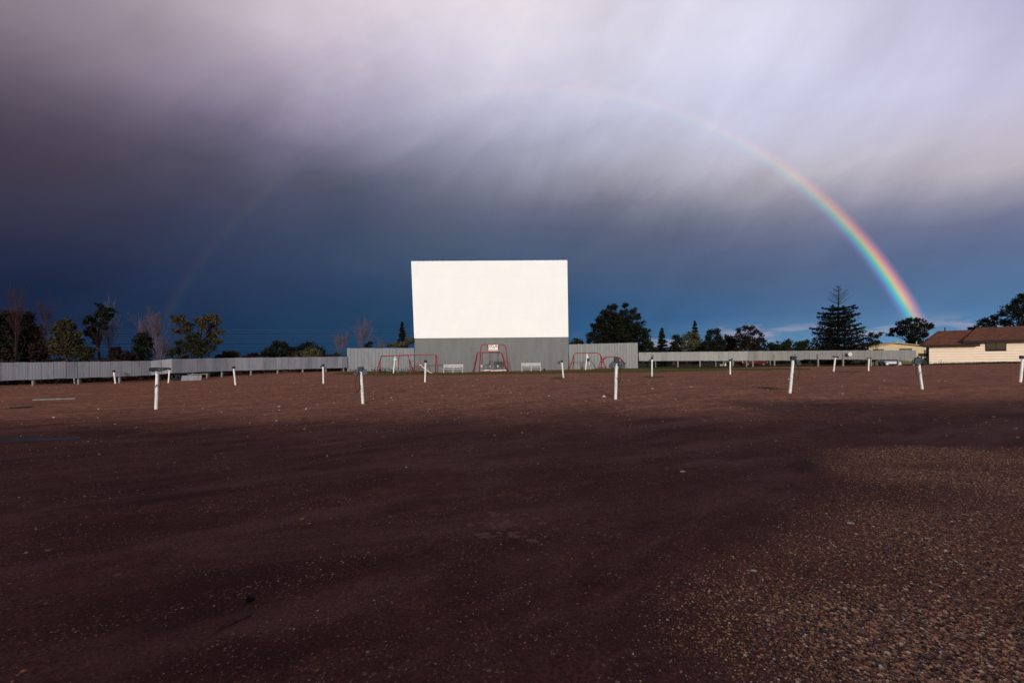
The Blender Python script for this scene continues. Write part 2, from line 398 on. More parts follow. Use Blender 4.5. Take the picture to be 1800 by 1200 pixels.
# far lot drier, with its sunlit brightness put into the colour; near part damp
dry_lit = t.rng(t.math('ADD', Y, t.math('MULTIPLY', t.math('SUBTRACT', n_big, .5), 5)), 8.0, 13.5, 0, 1, 'SMOOTHSTEP')
base = t.mix(dry_lit, base, t.mix(t.rng(n_trk, .3, .7), (.27,.090,.052), (.58,.245,.135)))
base = t.mix(t.rng(n_mid, .35, .65, .0, .75), base, (.055,.014,.015))
def vor(vec, scale, feature='F1'):
    v = t.node('ShaderNodeTexVoronoi'); v.feature = feature; t.link(vec, v.inputs['Vector']); v.inputs['Scale'].default_value = scale
    return v
v1 = vor(oc, 75); v2 = vor(oc, 30); v3 = vor(oc, 11)
def stones(v, base, dist, hi, amount):
    s2 = t.node('ShaderNodeSeparateColor'); t.link(v.outputs['Color'], s2.inputs[0])
    pick = t.rng(s2.outputs[0], hi, hi + .02)
    shape = t.rng(v.outputs['Distance'], dist, dist * .7)
    tone = t.ramp(s2.outputs[1], [(0, (.03,.017,.018)), (.25, (.10,.045,.035)), (.5, (.30,.13,.075)), (.75, (.50,.27,.14)), (.92, (.70,.46,.30)), (1, (.85,.72,.6))])
    f = t.math('MULTIPLY', t.math('MULTIPLY', pick, shape), amount)
    return t.mix(f, base, tone), f
loose_a = t.node('ShaderNodeAttribute'); loose_a.attribute_name = 'loose'; loose = loose_a.outputs['Fac']
base = t.mix(t.math('MULTIPLY', loose, .75), base, (.44,.155,.098))
patch_n = t.math('MAXIMUM', t.rng(t.noise(track, 1.9, 5, .65), .44, .62), loose)
base, f1 = stones(v1, base, .42, .45, t.math('ADD', t.math('MULTIPLY', patch_n, .6), .12))
v1b = vor(t.mapping(oc, loc=(3.3,1.7,0)), 48)
base, f0 = stones(v1b, base, .45, .42, t.math('MULTIPLY', loose, .9))
base, f2 = stones(v2, base, .36, .80, t.math('ADD', t.math('MULTIPLY', patch_n, .75), .04))
base, f3 = stones(v3, base, .22, .95, .3)
smooth_n = t.noise(t.streak(t.mapping(oc, loc=(7.7, 2.1, 0)), 24, (.5, 1.4, 1)), .75, 6, .62, .7)
across = t.math('ADD', t.math('SUBTRACT', t.math('MULTIPLY', Y, .85), t.math('MULTIPLY', X, .53)), t.math('MULTIPLY', t.math('SUBTRACT', n_big, .5), 1.1))
ruts = 0.0
for q0 in (1.05, 2.5, 4.05, 5.5, 7.6, 9.0):
    ruts = t.math('MAXIMUM', ruts, t.rng(t.math('ABSOLUTE', t.math('SUBTRACT', across, q0)), .24, .10, 0, 1, 'SMOOTHSTEP'))
ruts = t.math('MULTIPLY', ruts, t.rng(n_trk, .38, .6))
smoothm = t.math('MULTIPLY', t.math('MAXIMUM', t.math('MULTIPLY', ruts, .75), t.rng(smooth_n, .50, .66, 0, .8, 'SMOOTHSTEP')), t.math('SUBTRACT', 1.0, t.math('MAXIMUM', loose, dry_lit)))
base = t.mix(t.math('MULTIPLY', smoothm, .75), base, (.160,.062,.052))
base = t.mix(t.rng(n_fine, .42, .66, 0, .75), base, (.022,.008,.009))
base = t.mix(t.rng(n_grit, .56, .72, 0, .42), base, (.30,.15,.09))
# vegetated land beyond the lot
gn = t.noise(oc, .5, 5, .6)
veg = t.rng(t.math('ADD', Y, t.math('MULTIPLY', t.math('SUBTRACT', gn, .5), 5)), 57.5, 60.5)
base = t.mix(veg, base, t.mix(t.rng(gn, .35, .65), (.018,.020,.006), (.045,.036,.014)))
t.link(base, pb.inputs['Base Color'])
wet = smoothm
t.link(t.rng(wet, 0, 1, .95, .86), pb.inputs['Roughness']); pb.inputs['Specular IOR Level'].default_value = .10
h = t.math('ADD', t.math('MULTIPLY', n_fine, t.rng(smoothm, 0, 1, .9, .3)), t.math('ADD', t.math('MULTIPLY', f2, .9), t.math('MULTIPLY', f1, .55)))
h = t.math('ADD', h, t.math('MULTIPLY', n_mid, 1.6)); h = t.math('ADD', h, t.math('MULTIPLY', f0, .7)); h = t.math('ADD', h, t.math('MULTIPLY', n_grit, .3))
bp = t.node('ShaderNodeBump'); bp.inputs['Strength'].default_value = 1.0; bp.inputs['Distance'].default_value = .02
t.link(h, bp.inputs['Height']); t.link(bp.outputs[0], pb.inputs['Normal'])
me.attributes.new('loose', 'FLOAT', 'POINT').data.foreach_set('value', np.where(np.hypot(V[:,0], V[:,1]) < 14, patch_mask(V[:,0], V[:,1]), 0).astype(np.float32))
g = finish('ground', me, gm, smooth=True); g['kind'] = 'structure'; g['label'] = 'damp dark red gravel of the drive in lot'

# puddle: still water lying in a hollow of the gravel
wm = bpy.data.materials.new('still_water'); wm.use_nodes = True; p = wm.node_tree.nodes['Principled BSDF']; t = NT(wm.node_tree)
p.inputs['Roughness'].default_value = .12; p.inputs['Specular IOR Level'].default_value = .5
oc = t.node('ShaderNodeTexCoord').outputs['Object']
t.link(t.mix(t.noise(oc, 1.5, 3), (.085,.055,.048), (.11,.07,.06)), p.inputs['Base Color'])
lv = ground(PUD[0], PUD[1]) + .014
mb = MB(); N = 48
ring = [(PUD[0] + PUD[2]*1.25*math.cos(2*math.pi*i/N), PUD[1] + .02*PUD[2]*math.cos(2*math.pi*i/N) + PUD[3]*1.3*math.sin(2*math.pi*i/N), lv) for i in range(N)]
mb.add(ring, [tuple(range(N))]); pu = mb.build('puddle', wm); pu['kind'] = 'structure'; pu['label'] = 'shallow puddle reflecting the dark sky at left'

# loose gravel: real pebbles, thick in the patch at the right, thin elsewhere
ICO_V = None
def ico():
    bm = bmesh.new(); bmesh.ops.create_icosphere(bm, subdivisions=1, radius=1)
    v = np.array([x.co[:] for x in bm.verts]); f = np.array([[q.index for q in x.verts] for x in bm.faces]); bm.free(); return v, f
def pebbles(xy, size, seed, sink=.35):
    r = np.random.default_rng(seed); v, f = ico(); n = len(xy)
    sc3 = size[:, None] * np.stack([r.uniform(.75, 1.35, n), r.uniform(.7, 1.1, n), r.uniform(.4, .75, n)], -1)
    VV = v[None] * sc3[:, None, :] * r.uniform(.8, 1.15, (n, len(v), 1))
    a = r.uniform(0, 2*np.pi, n); b = r.normal(0, .25, n)
    ca, sa, cb, sb = np.cos(a), np.sin(a), np.cos(b), np.sin(b)
    x, y, z = VV[..., 0], VV[..., 1], VV[..., 2]
    x, z = x*cb[:, None] - z*sb[:, None], x*sb[:, None] + z*cb[:, None]
    x, y = x*ca[:, None] - y*sa[:, None], x*sa[:, None] + y*ca[:, None]
    zz = ground_np(xy[:, 0], xy[:, 1]) + sc3[:, 2] * sink
    P = np.stack([x + xy[:, :1], y + xy[:, 1:2], z + zz[:, None]], -1).reshape(-1, 3)
    FF = (f[None] + (np.arange(n) * len(v))[:, None, None]).reshape(-1, 3)
    return P, FF
r = np.random.default_rng(5); n = 1300000
th = np.radians(r.uniform(-49, 49, n)); rr = np.exp(r.uniform(math.log(1.55), math.log(13), n))
x, y = rr * np.sin(th), rr * np.cos(th)
pm = patch_mask(x, y)
clump = np.clip(.12 + 2.6 * (vnoise(x * .55 + 3 + y * .25, y * 1.5 - x * .5) - .06), .03, 1) * np.clip(.5 + 1.5 * vnoise(x * 2.7, y * 3.3), 0.05, 1)
prob = np.maximum(pm * .9, .06 * clump ** 1.5)
keep = r.random(n) < prob * .52
x, y, rr, pm = x[keep], y[keep], rr[keep], pm[keep]
size = np.clip(r.lognormal(math.log(.0032), .50, len(x)) * (1 + .25 * pm), .0018, .0055 + .007 * pm)
size = np.maximum(size, rr * .0008)
P, FF = pebbles(np.stack([x, y], -1), size, 6)
print('pebbles', len(x))
pm_ = bpy.data.materials.new('pebbles'); pm_.use_nodes = True; t = NT(pm_.node_tree); p = pm_.node_tree.nodes['Principled BSDF']
isl = t.node('ShaderNodeNewGeometry').outputs['Random Per Island']
colr = t.ramp(isl, [(0, (.030,.016,.016)), (.24, (.075,.030,.025)), (.40, (.25,.09,.05)), (.57, (.48,.19,.085)), (.68, (.20,.11,.09)), (.83, (.60,.26,.10)), (.95, (.72,.40,.20)), (.985, (.82,.60,.42)), (1, (.85,.74,.62))])
t.link(colr, p.inputs['Base Color']); p.inputs['Roughness'].default_value = .62; p.inputs['Specular IOR Level'].default_value = .35
g = finish('gravel', np_mesh('gravel', P, FF), pm_); g['kind'] = 'stuff'; g['label'] = 'loose pebbles lying thick in a patch at the right'

# pale flecks of litter and chips over the farther lot
r = np.random.default_rng(8); n = 800
th = np.radians(r.uniform(-49, 49, n)); rr = np.exp(r.uniform(math.log(4.5), math.log(42), n))
x, y = rr * np.sin(th), rr * np.cos(th)
size = np.clip(r.lognormal(math.log(.010), .5, n), .004, .035) * np.clip(rr / 12, .25, 1.4)
P, FF = pebbles(np.stack([x, y], -1), size, 9, .5)
lm = mat('litter_chips', (.55,.50,.44), .8, (.24,.15,.09), 3, 1, island=True)
g = finish('litter', np_mesh('litter', P, FF), lm); g['kind'] = 'stuff'; g['label'] = 'pale chips and scraps strewn over the gravel'
STONE = mat('pale_stone', (.62,.54,.46), .8, (.45,.36,.28), 30, 1)
LEAFO = mat('fallen_leaf_orange', (.42,.17,.06), .8, (.28,.10,.04), 30, 1)
LEAFY = mat('fallen_leaf_tan', (.50,.33,.16), .8, (.35,.2,.09), 30, 1)
CLOD = mat('dark_clod', (.02,.011,.012), .95, (.01,.006,.007), 20, 1)
def stone(px, py, w, m, name, label, cat, flat=.4, seed=0):
    D = H * F / (py - HZ); p = foot(px, py, D)
    for _ in range(3):
        D = (H - p.z) * F / (py - HZ - (-(px - 900)) * 0.0087); p = foot(px, py, D)
    bm = bmesh.new(); bmesh.ops.create_icosphere(bm, subdivisions=2, radius=1); rr = random.Random(seed)
    k = w * D / F / 2
    for v in bm.verts:
        q = 1 + .22 * math.sin(3 * v.co.x + seed) * math.cos(2.3 * v.co.y + seed * 2) + rr.uniform(-.06, .06)
        v.co = Vector((v.co.x * q, v.co.y * q * .8, v.co.z * q * flat)) * k
    me = bpy.data.meshes.new(name); bm.to_mesh(me); bm.free()
    o = finish(name, me, m, smooth=True); o.location = (p.x, p.y, p.z + k * flat * .55)
    return tag(o, label, cat)
def leaf(px, py, w, m, label, seed):
    D = H * F / (py - HZ); p = foot(px, py, D); rr = random.Random(seed); k = w * D / F / 2
    mb = MB(); n = 11; top = []
    for i in range(n):
        a = 2 * math.pi * i / n; q = k * (1 if i % 2 == 0 else .62) * rr.uniform(.85, 1.15)
        top.append(Vector((p.x + q * math.cos(a), p.y + q * math.sin(a), p.z + .012 + k * .45 * abs(math.sin(a + seed)))))
    c = Vector((p.x, p.y, p.z + .014)); o = c - Vector((0, 0, .002))
    mb.add([c] + top, [(0, i + 1, (i + 1) % n + 1) for i in range(n)])
    ob = mb.build('leaf', m); mod = ob.modifiers.new('thick', 'SOLIDIFY'); mod.thickness = .0015
    return tag(ob, label, 'leaf')
stone(1325, 1004, 11, STONE, 'stone', 'pale flat stone at the edge of the gravel patch, biggest nearby', 'stone', .35, 1)
stone(1495, 920, 12, STONE, 'stone', 'long pale stone lying farther up in the gravel patch', 'stone', .25, 2)
stone(1062, 697.5, 6, STONE, 'stone', 'pale stone beside the foot of the double speaker post', 'stone', .6, 3)
stone(1200, 829, 11, STONE, 'stone', 'flat pale stone alone on the dark smooth dirt', 'stone', .2, 4)
stone(440, 1055, 15, CLOD, 'dirt_clod', 'dark clod of earth at the end of a dark twig', 'clod', .8, 5)
leaf(530, 911, 10, LEAFO, 'orange fallen leaf curled on bare dark dirt, larger of a pair', 1)
leaf(545, 919, 7, LEAFO, 'small orange fallen leaf just below a larger one', 2)
leaf(44, 966, 9, LEAFY, 'pale tan fallen leaf near the left edge of the lot', 3)
leaf(85, 961, 9, LEAFO, 'orange fallen leaf right of a pale tan one', 4)
leaf(40, 1180, 10, LEAFO, 'bright orange leaf in the bottom left corner', 5)
BARKB = mat('twig_bark', (.045,.022,.018), .9, (.02,.011,.01), 30, 1)
# twig trailing on the dirt, weathered plank, dry mud
pts = []
for px, py in [(446,1062),(440,1078),(415,1090),(385,1102),(362,1122)]:
    D = H * F / (py - HZ); q = foot(px, py, D); q.z += .006; pts.append(q)
mb = MB(); mb.tube([v_ + Vector((random.uniform(-.006,.006), random.uniform(-.01,.01), random.uniform(-.003,.002))) for v_ in smooth_path(pts, 4)], [.0045 - .0002 * i_ for i_ in range(17)], 5)
mb.tube([pts[2], pts[2] + Vector((-.05, .04, .008))], [.003, .0015], 4); mb.tube([pts[3], pts[3] + Vector((.02, .06, .006))], [.003, .0015], 4)
tag(mb.build('twig', BARKB), 'thin dark twig curving over the dirt from a clod', 'twig')
p0, p1 = foot(58, 702, 17), foot(134, 699, 17.6)
mb = MB(); mb.add([], [])
d = (p1 - p0); L = d.length; a = math.atan2(d.y, d.x)
mb.box((p0 + p1) / 2 + Vector((0, 0, .035)), (L, .16, .05), Matrix.Rotation(a, 4, 'Z') @ Matrix.Rotation(-math.asin(d.z / L), 4, 'Y'))
tag(mb.build('plank', WOODG, bevel=.008), 'long pale weathered plank lying flat on the gravel at left', 'plank')
MUD = mat('dried_mud', (.17,.066,.05), .95, (.10,.036,.03), 25, 1, bump=.6, bscale=60)
mb = MB(); rr = random.Random(4)
for k_ in range(60):
    px, py = rr.gauss(892, 34), rr.choice((908, 922, 940)) + rr.gauss(0, 4); D = H * F / (py - HZ); q = foot(px, py, D); n = 11; k = rr.uniform(.010, .03)
    ringa = [q + Vector((k*1.6*math.cos(2*math.pi*i/n)*rr.uniform(.55,1.3), k*1.5*math.sin(2*math.pi*i/n)*rr.uniform(.55,1.3), -.003)) for i in range(n)]
    ringb = [q + (v - q) * rr.uniform(.6, .85) + Vector((0, 0, .0055 + rr.uniform(-.002,.002))) for v in ringa]
    mb.add(ringa + ringb + [q + Vector((0, 0, .006))], [(i,(i+1)%n,n+(i+1)%n,n+i) for i in range(n)] + [(n+i,n+(i+1)%n,2*n) for i in range(n)])
o = mb.build('dried_mud', MUD, smooth=True); o['kind'] = 'stuff'; o['label'] = 'crumbled paler mud in the middle of the dirt'

# ---------------------------------------------------------------- movie screen
p0, p1 = foot(728, 653, 54), foot(1000, 650, 54)
def pt(px, py, D): return at(px, py, D)
SC = thing('movie_screen', 'large blank white drive in movie screen on a plain grey base', 'movie screen', (p0 + p1) / 2)
tl, tr = pt(722.6, 459, 53.4), pt(997.3, 457.2, 53.4); bl, br = pt(728, 594.6, 54), pt(999.2, 592.3, 54)
mb = MB(); mb.prism([bl, br, tr, tl], (0, .35, 0)); mb.build('screen_panel', SCREENW, SC, bevel=.02)
mb = MB()
gl, gr = p0.copy(), p1.copy(); gl.z -= .15; gr.z -= .15
b0, b1 = bl + Vector((.05, .06, -.02)), br + Vector((-.02, .06, -.02)); gl.y = gr.y = 54.06
gl.x = b0.x; gr.x = b1.x
mb.prism([gl, gr, b1, b0], (0, .3, 0)); mb.build('base_wall', BASEG, SC)
mb = MB(); n = 26
for i in range(n):
    xa = gl.x + (gr.x - gl.x) * i / n; xb = gl.x + (gr.x - gl.x) * (i + 1) / n - .03
    if i < 0: continue
    zt = at(860, 619.5, 54).z + random.uniform(-.02, .02)
    mb.box(((xa + xb) / 2, 54.03, (gl.z + zt) / 2), (xb - xa, .045 + .012 * (i % 2), zt - gl.z))
mb.build('lower_boards', BASEG, SC)
mb = MB()
for i in range(7):
    xx = bl.x + .6 + (br.x - bl.x - 1.2) * i / 6
    mb.tube([(xx, 54.7, p0.z - .2), (xx, 54.7, tl.z - .3)], .13, 6); mb.tube([(xx, 59, p0.z - .2), (xx, 54.8, tl.z - 2.5)], .11, 6)
mb.build('back_frame', WOODG, SC)

# ---------------------------------------------------------------- fences
def sheet_run(mb, a, b, za0, za1, zb0, zb1, wdt, gap=.02, wave=.0, pitch=.1, rng=None):
    """corrugated sheets side by side from a to b; bottoms za0..zb0, tops za1..zb1"""
    a = Vector(a); b = Vector(b); d = b - a; d.z = 0; L = d.length; u = d / L; nrm = Vector((u.y, -u.x, 0))
    if nrm.y > 0: nrm = -nrm
    n = max(1, round(L / wdt))
    for i in range(n):
        s0 = L * i / n; s1 = L * (i + 1) / n - gap; off = (rng or random).uniform(0, .02); dz = (rng or random).uniform(-.015, .015)
        m = max(2, int((s1 - s0) / pitch * 4)) if wave else 1
        vs, fs = [], []
        for j in range(m + 1):
            s = s0 + (s1 - s0) * j / m; f = s / L
            o = off + (wave * math.sin(2 * math.pi * s / pitch) if wave else 0)
            q = a + u * s + nrm * o
            vs += [(q.x, q.y, za0 + (zb0 - za0) * f + dz), (q.x, q.y, za1 + (zb1 - za1) * f + dz)]
            k = q - nrm * .03
            vs += [(k.x, k.y, za0 + (zb0 - za0) * f + dz), (k.x, k.y, za1 + (zb1 - za1) * f + dz)]
        for j in range(m):
            k = 4 * j; fs += [(k, k+4, k+5, k+1), (k+2, k+3, k+7, k+6), (k, k+2, k+6, k+4), (k+1, k+5, k+7, k+3)]
        fs += [(0, 1, 3, 2), (4*m, 4*m+2, 4*m+3, 4*m+1)]
        mb.add(vs, fs)
def fence_post(px, D, top, parent, back=.10, w=.13, m=None, nx=0.0, ny=1.0):
    p = foot(px, 660, D); mb = MB()
    mb.box((p.x + nx * back, p.y + ny * back, (p.z - .3 + top) / 2), (w, w, top - p.z + .3)); mb.build('post', m or WOODG, parent)
# low fence along the left
FL = thing('metal_fence', 'long low corrugated blue grey fence on stubby posts along the left side', 'fence', foot(140, 670, 34.0))
pts = [(-140, 638.5, 674.5, 26.3), (0, 637.2, 669, 30), (265, 634.2, 659.5, 37.6), (303, 630.8, 655.6, 38.4), (400, 628.8, 651.6, 43.0), (611, 626.6, 646.3, 54.0)]
for (x0, t0, b0_, D0), (x1, t1, b1_, D1) in zip(pts, pts[1:]):
    A0_, A1_, B0_, B1_ = at(x0, b0_, D0), at(x0, t0, D0), at(x1, b1_, D1), at(x1, t1, D1)
    mb = MB(); sheet_run(mb, A0_, B0_, A0_.z, A1_.z, B0_.z, B1_.z, .66, .022, .003, .16); mb.build('panel', FENCEL, FL)
def fl_depth(px):
    for (x0, t0, b0_, D0), (x1, t1, b1_, D1) in zip(pts, pts[1:]):
        if x0 <= px <= x1:
            k0, k1 = (x0-900)/F*D0, (x1-900)/F*D1; m = (px-900)/F       # intersect the ray with the run
            den = (k1-k0) - m*(D1-D0); f = (m*D0 - k0)/den; return D0 + (D1-D0)*f
for px in (-120, -30, 60, 140, 212, 280, 341, 392, 443, 490, 534, 575, 606):
    D = fl_depth(px); fence_post(px, D, at(px, 640, D).z if px < 300 else at(px, 634, D).z, FL, .17, .14, None, -.85, .53)
# tall sheet fence left of the screen
TL = thing('sheet_fence', 'tall blue grey sheet metal wall joining the left side of the screen', 'fence', foot(668, 655, 54))
A0_, A1_, B0_, B1_ = at(610.5, 658, 54.2), at(610.5, 611.8, 54.2), at(728.5, 657, 54.3), at(728.5, 611.6, 54.3)
mb = MB(); sheet_run(mb, A0_, B0_, A0_.z, A1_.z, B0_.z, B1_.z, .42, .02, .008, .11); mb.build('panel', FENCET, TL)
for i in range(4): mb = MB(); mb.box((A0_.x + .2 + (B0_.x - A0_.x - .4) * i / 3, 54.6, A1_.z - 1.6), (.12, .12, 3.0)); mb.build('back_post', WOODG, TL)
# tall fence right of the screen
TR = thing('sheet_fence', 'tall pale grey sheet metal wall joining the right side of the screen', 'fence', foot(1060, 650, 54))
A0_, A1_, B0_, B1_ = at(1000.5, 652, 54.2), at(1000.5, 605.2, 54.2), at(1121.5, 648, 53.6), at(1121.5, 602.0, 53.6)
mb = MB(); sheet_run(mb, A0_, B0_, A0_.z, A1_.z, B0_.z, B1_.z, .34, .018, .008, .11); mb.build('panel', FENCETR, TR)
for i in range(4): mb = MB(); mb.box((A0_.x + .2 + (B0_.x - A0_.x - .4) * i / 3, 54.6, A1_.z - 1.6), (.12, .12, 3.0)); mb.build('back_post', WOODG, TR)
# low fence along the right
FR = thing('metal_fence', 'long low grey fence on thin posts from the screen to the house', 'fence', foot(1300, 645, 61))
rp = [(1123, 619.3, 634.2, 64, FENCER), (1315, 617.2, 633.8, 61, FENCER), (1402, 616.4, 633.2, 60, FENCERD), (1414, 616.2, 631.5, 59.8, FENCERD), (1611, 615.2, 631.8, 56.6, FENCERD)]
for (x0, t0, b0_, D0, m0), (x1, t1, b1_, D1, m1) in zip(rp, rp[1:]):
    A0_, A1_, B0_, B1_ = at(x0, b0_, D0), at(x0, t0, D0), at(x1, b1_, D1), at(x1, t1, D1)
    mb = MB(); sheet_run(mb, A0_, B0_, A0_.z, A1_.z, B0_.z, B1_.z, .62, .012, .010, .16)
    mb.build('panel', FENCER if x0 < 1300 else (mat('streaked_grey_metal', (.235,.228,.226), .65, (.15,.145,.145), 1.6, 1, island=True, mscale=(1,1,.2)) if x0 == 1315 else FENCERD), FR)
for px in (1153, 1192, 1231, 1259, 1272, 1289, 1313, 1324, 1355, 1362, 1400, 1439, 1483, 1532, 1580, 1607):
    D = np.interp(px, [1123, 1611], [64, 56.6]); thin = px in (1153, 1259, 1272, 1313, 1355, 1400)
    fence_post(px, D, at(px, 622, D).z, FR, .12, .10 if thin else .17)
q = at(1494.5, 622.5, 57.9); mb = MB(); mb.tube([q, q + Vector((0, .14, 0))], [.26, .26], 16)
o = mb.build('plate', mat('white_plate', (.55,.54,.53), .5), FR); o['label'] = 'small white round plate fixed to the fence'

# scrap leaning at the foot of the left fence
q0, q1 = foot(318, 664, 38.2), foot(353, 663, 38.9)
mb = MB(); mb.prism([q0 + Vector((0,0,-.05)), q1 + Vector((0,0,-.05)), q1 + Vector((0,.12,.42)), q0 + Vector((0,.12,.44))], (0, .04, 0))
tag(mb.build('metal_sheet', FENCEL), 'grey metal sheet leaning on its long edge below the left fence', 'metal sheet')
q0, q1 = foot(330, 663, 39.6), foot(366, 662, 40.4)
SB = thing('bench', 'low weathered plank bench half behind a leaning metal sheet', 'bench', q0)
mb = MB(); mb.prism([q0 + Vector((0,0,.42)), q1 + Vector((0,0,.42)), q1 + Vector((0,0,.5)), q0 + Vector((0,0,.5))], (0, .32, 0)); mb.build('seat', WOODG, SB)
for k in (.12, .92):
    q = q0.lerp(q1, k); mb = MB(); mb.box(q + Vector((0, .16, .18)), (.1, .3, .48)); mb.build('leg', WOODG, SB)
for kk, (px, s) in enumerate(((305, .32), (311.5, .28))):
    q = foot(px, 664, 38.9); mb = MB(); mb.tube([q + Vector((0, 0, s + .01)), q + Vector((.0, .2, s + .03))], s, 18)
    TY = thing('tyre', ['old black tyre standing left of another below the fence', 'old black tyre standing beside a metal sheet below the fence'][kk], 'tyre', q)
    n = 18; m = 8; vs = []; fs = []
    for i in range(n):
        for j in range(m):
            a, b = 2*math.pi*i/n, 2*math.pi*j/m; R_ = s - .1 + .09 * math.cos(b)
            vs.append(q + Vector((R_*math.cos(a), .12 + .1*math.sin(b), s + R_*math.sin(a))))
    for i in range(n):
        for j in range(m): fs.append((i*m+j, ((i+1)%n)*m+j, ((i+1)%n)*m+(j+1)%m, i*m+(j+1)%m))
    mb = MB(); mb.add(vs, fs); mb.build('rubber', BLACK, TY, True)

# ---------------------------------------------------------------- speaker posts
def speaker(c, rot, s, T_, m):
    """a speaker: rounded wedge case with grille and hook"""
    M = rot.to_3x3(); c = Vector(c)
    def W(v): return c + M @ Vector(v)
    mb = MB(); s *= .78; w, h, d = .085 * s, .12 * s, .06 * s
    poly = [W((-w,-d,-h)), W((w,-d,-h)), W((w*1.08,-d,h*.4)), W((w*.6,-d,h)), W((-w*.6,-d,h)), W((-w*1.08,-d,h*.4))]
    mb.prism(poly, M @ Vector((0, 2*d, 0)))
    o = mb.build('speaker', m, T_, bevel=.014)
    g_ = MB(); g_.tube([W((0, -d - .004, -.005)), W((0, -d + .01, -.005))], .038 * s, 12); g_.build('grille', SPK, o)
    k_ = MB(); k_.tube([W((0, d*.5, h)), W((0, d*.8, h + .04*s)), W((0, d*2.0, h + .045*s)), W((0, d*2.3, h - .01*s))], .007, 5); k_.build('hook', SPKS, o)
def post(base, top, D, label, head, r=.042):
    b = foot(*base, D); tp = at(*top, D)
    PT = thing('speaker_post', label, 'speaker post', b, 'white drive in speaker posts')
    ax = (tp - b).normalized()
    mb = MB(); n = 10; pr = [b - ax * .2 + (tp - b + ax * .2) * i / n for i in range(n + 1)]
    mb.tube(pr, r, 12); mb.build('pipe', POSTW, PT, True)
    R = Vector((0,0,1)).rotation_difference(ax).to_matrix().to_4x4()
    for h in head:
        k = h[0]
        if k == 'cap':                                     # junction box on the pipe end
            _, wdt, ht, m = h; mb = MB(); mb.box(tp + ax * ht * .5, (wdt, .11, ht), R); o = mb.build('junction_box', m, PT, bevel=.012)
            mb = MB(); mb.box(tp + ax * (ht + .006), (wdt * 1.12, .125, .012), R); mb.build('lid', m, o)
        elif k == 'sp':                                    # speaker hung at an offset, tilted
            _, dx, dz, tilt, s, m = h
            speaker(tp + Vector((dx, -.03, dz)), R @ Matrix.Rotation(rad(tilt), 4, 'Y') @ Matrix.Rotation(rad(dx * 60), 4, 'Z'), s, PT, m)
        elif k == 'arm':
            _, dx, dz, th_ = h; mb = MB(); mb.tube(smooth_path([tp + ax*.03, tp + Vector((dx*.5, -.02, dz*1.1)), tp + Vector((dx, -.03, dz))], 5), th_, 6); mb.build('bracket', SPK, PT)
        elif k == 'cord':                                  # hanging loop of cord
            _, dx, drop, back_ = h
            mb = MB(); mb.tube(smooth_path([tp + Vector((0, -.05, -.02)), tp + Vector((dx*.7, -.06, -.12)), tp + Vector((dx, -.06, -drop*.6)), tp + Vector((dx*.75, -.06, -drop)), tp + Vector((dx*.2, -.065, -drop*.85)), tp + ax * -back_ + Vector((0, -r-.006, 0))], 6), .008, 5)
            mb.build('cord', CORD, PT)
    return PT
post((274.5,717),(276.5,652.5),13.1,'leftmost near speaker post, two flat speakers spread like wings on top',
     [('cap',.16,.10,BOX),('sp',-.13,.055,-68,.75,SPK),('sp',.15,.06,66,.75,SPKS),('sp',.27,.075,72,.55,SPK),('arm',-.21,.02,.014),('arm',.25,.08,.012),('cord',.15,.45,.46)])
post((638,711),(634.5,653),13.5,'near post left of the screen, speakers folded down both sides, cord hanging at its left',
     [('cap',.15,.13,BOX),('sp',-.12,-.02,24,.9,SPKS),('sp',.13,-.02,-26,.95,SPK),('cord',-.15,.62,.5),('cord',-.02,.5,.4)])
post((1082,698),(1083.5,638.5),13,'near post right of the screen with big dark speakers under a tall box',
     [('cap',.14,.17,BOX),('sp',-.11,-.04,30,1.05,SPK),('sp',.13,-.05,-32,1.1,SPKS),('sp',.17,.0,-50,.8,SPK),('cord',.1,.55,.4)])
post((1388.5,692),(1394,633),14,'near speaker post leaning right with one grey speaker and crossing cords',
     [('cap',.15,.11,BOX),('sp',.13,-.07,-24,.9,SPKS),('arm',-.1,.02,.012),('cord',.14,.60,.42)])
post((1621,683),(1615,639),16,'speaker post leaning left near the cream house with a thick bundle of speakers',
     [('cap',.20,.20,BOX),('sp',-.10,.08,20,1.05,SPKS),('sp',.12,.06,-24,1.15,SPK),('sp',.02,.10,4,1.1,SPKS),('cord',-.16,.42,.3)])
post((1793.5,672),(1797.5,630.5),20,'speaker post at the right edge of the picture with one dark box',
     [('cap',.22,.12,BOX)], .055)
post((131,676),(129.5,653),35,'farthest left speaker post with a white head pointing left',
     [('cap',.15,.1,POSTW),('sp',-.2,.04,80,1.1,POSTW)], .05)
post((203,676),(200.2,654),35,'far speaker post leaning left with a round black cap, before the left fence',
     [('cap',.17,.13,BLACK)], .05)
post((296,673.5),(298,650),35,'far speaker post leaning right with a black cap, beside the leftmost near post',
     [('cap',.16,.13,BLACK)], .05)
post((414,676),(410.8,648),28.7,'far speaker post leaning left with a square black cap, right of the gold leaved tree',
     [('cap',.15,.13,BLACK)], .048)
post((568.5,675),(568,644),26,'far post with black cap and two small speaker arms, left of the tall wall',
     [('cap',.13,.12,BLACK),('sp',-.09,.0,40,.6,SPK),('sp',.1,-.04,-30,.7,SPK)], .046)
post((747,671),(748,637.5),24.5,'far speaker post with a square black cap before the left white bench',
     [('cap',.14,.13,BLACK)], .046)
post((990.5,668),(987.8,637),25.5,'far speaker post with a black cap and a hooked speaker at its left',
     [('cap',.11,.11,BLACK),('sp',-.17,-.01,4,.75,SPK),('arm',-.17,.07,.012)], .046)
post((1146,661),(1146,631.5),27.9,'far speaker post in a grass tuft with crooked speakers above it',
     [('cap',.13,.12,BLACK),('sp',-.13,-.06,50,.8,SPK),('sp',.06,.2,-14,.55,SPKS),('arm',-.06,.26,.01)], .046)
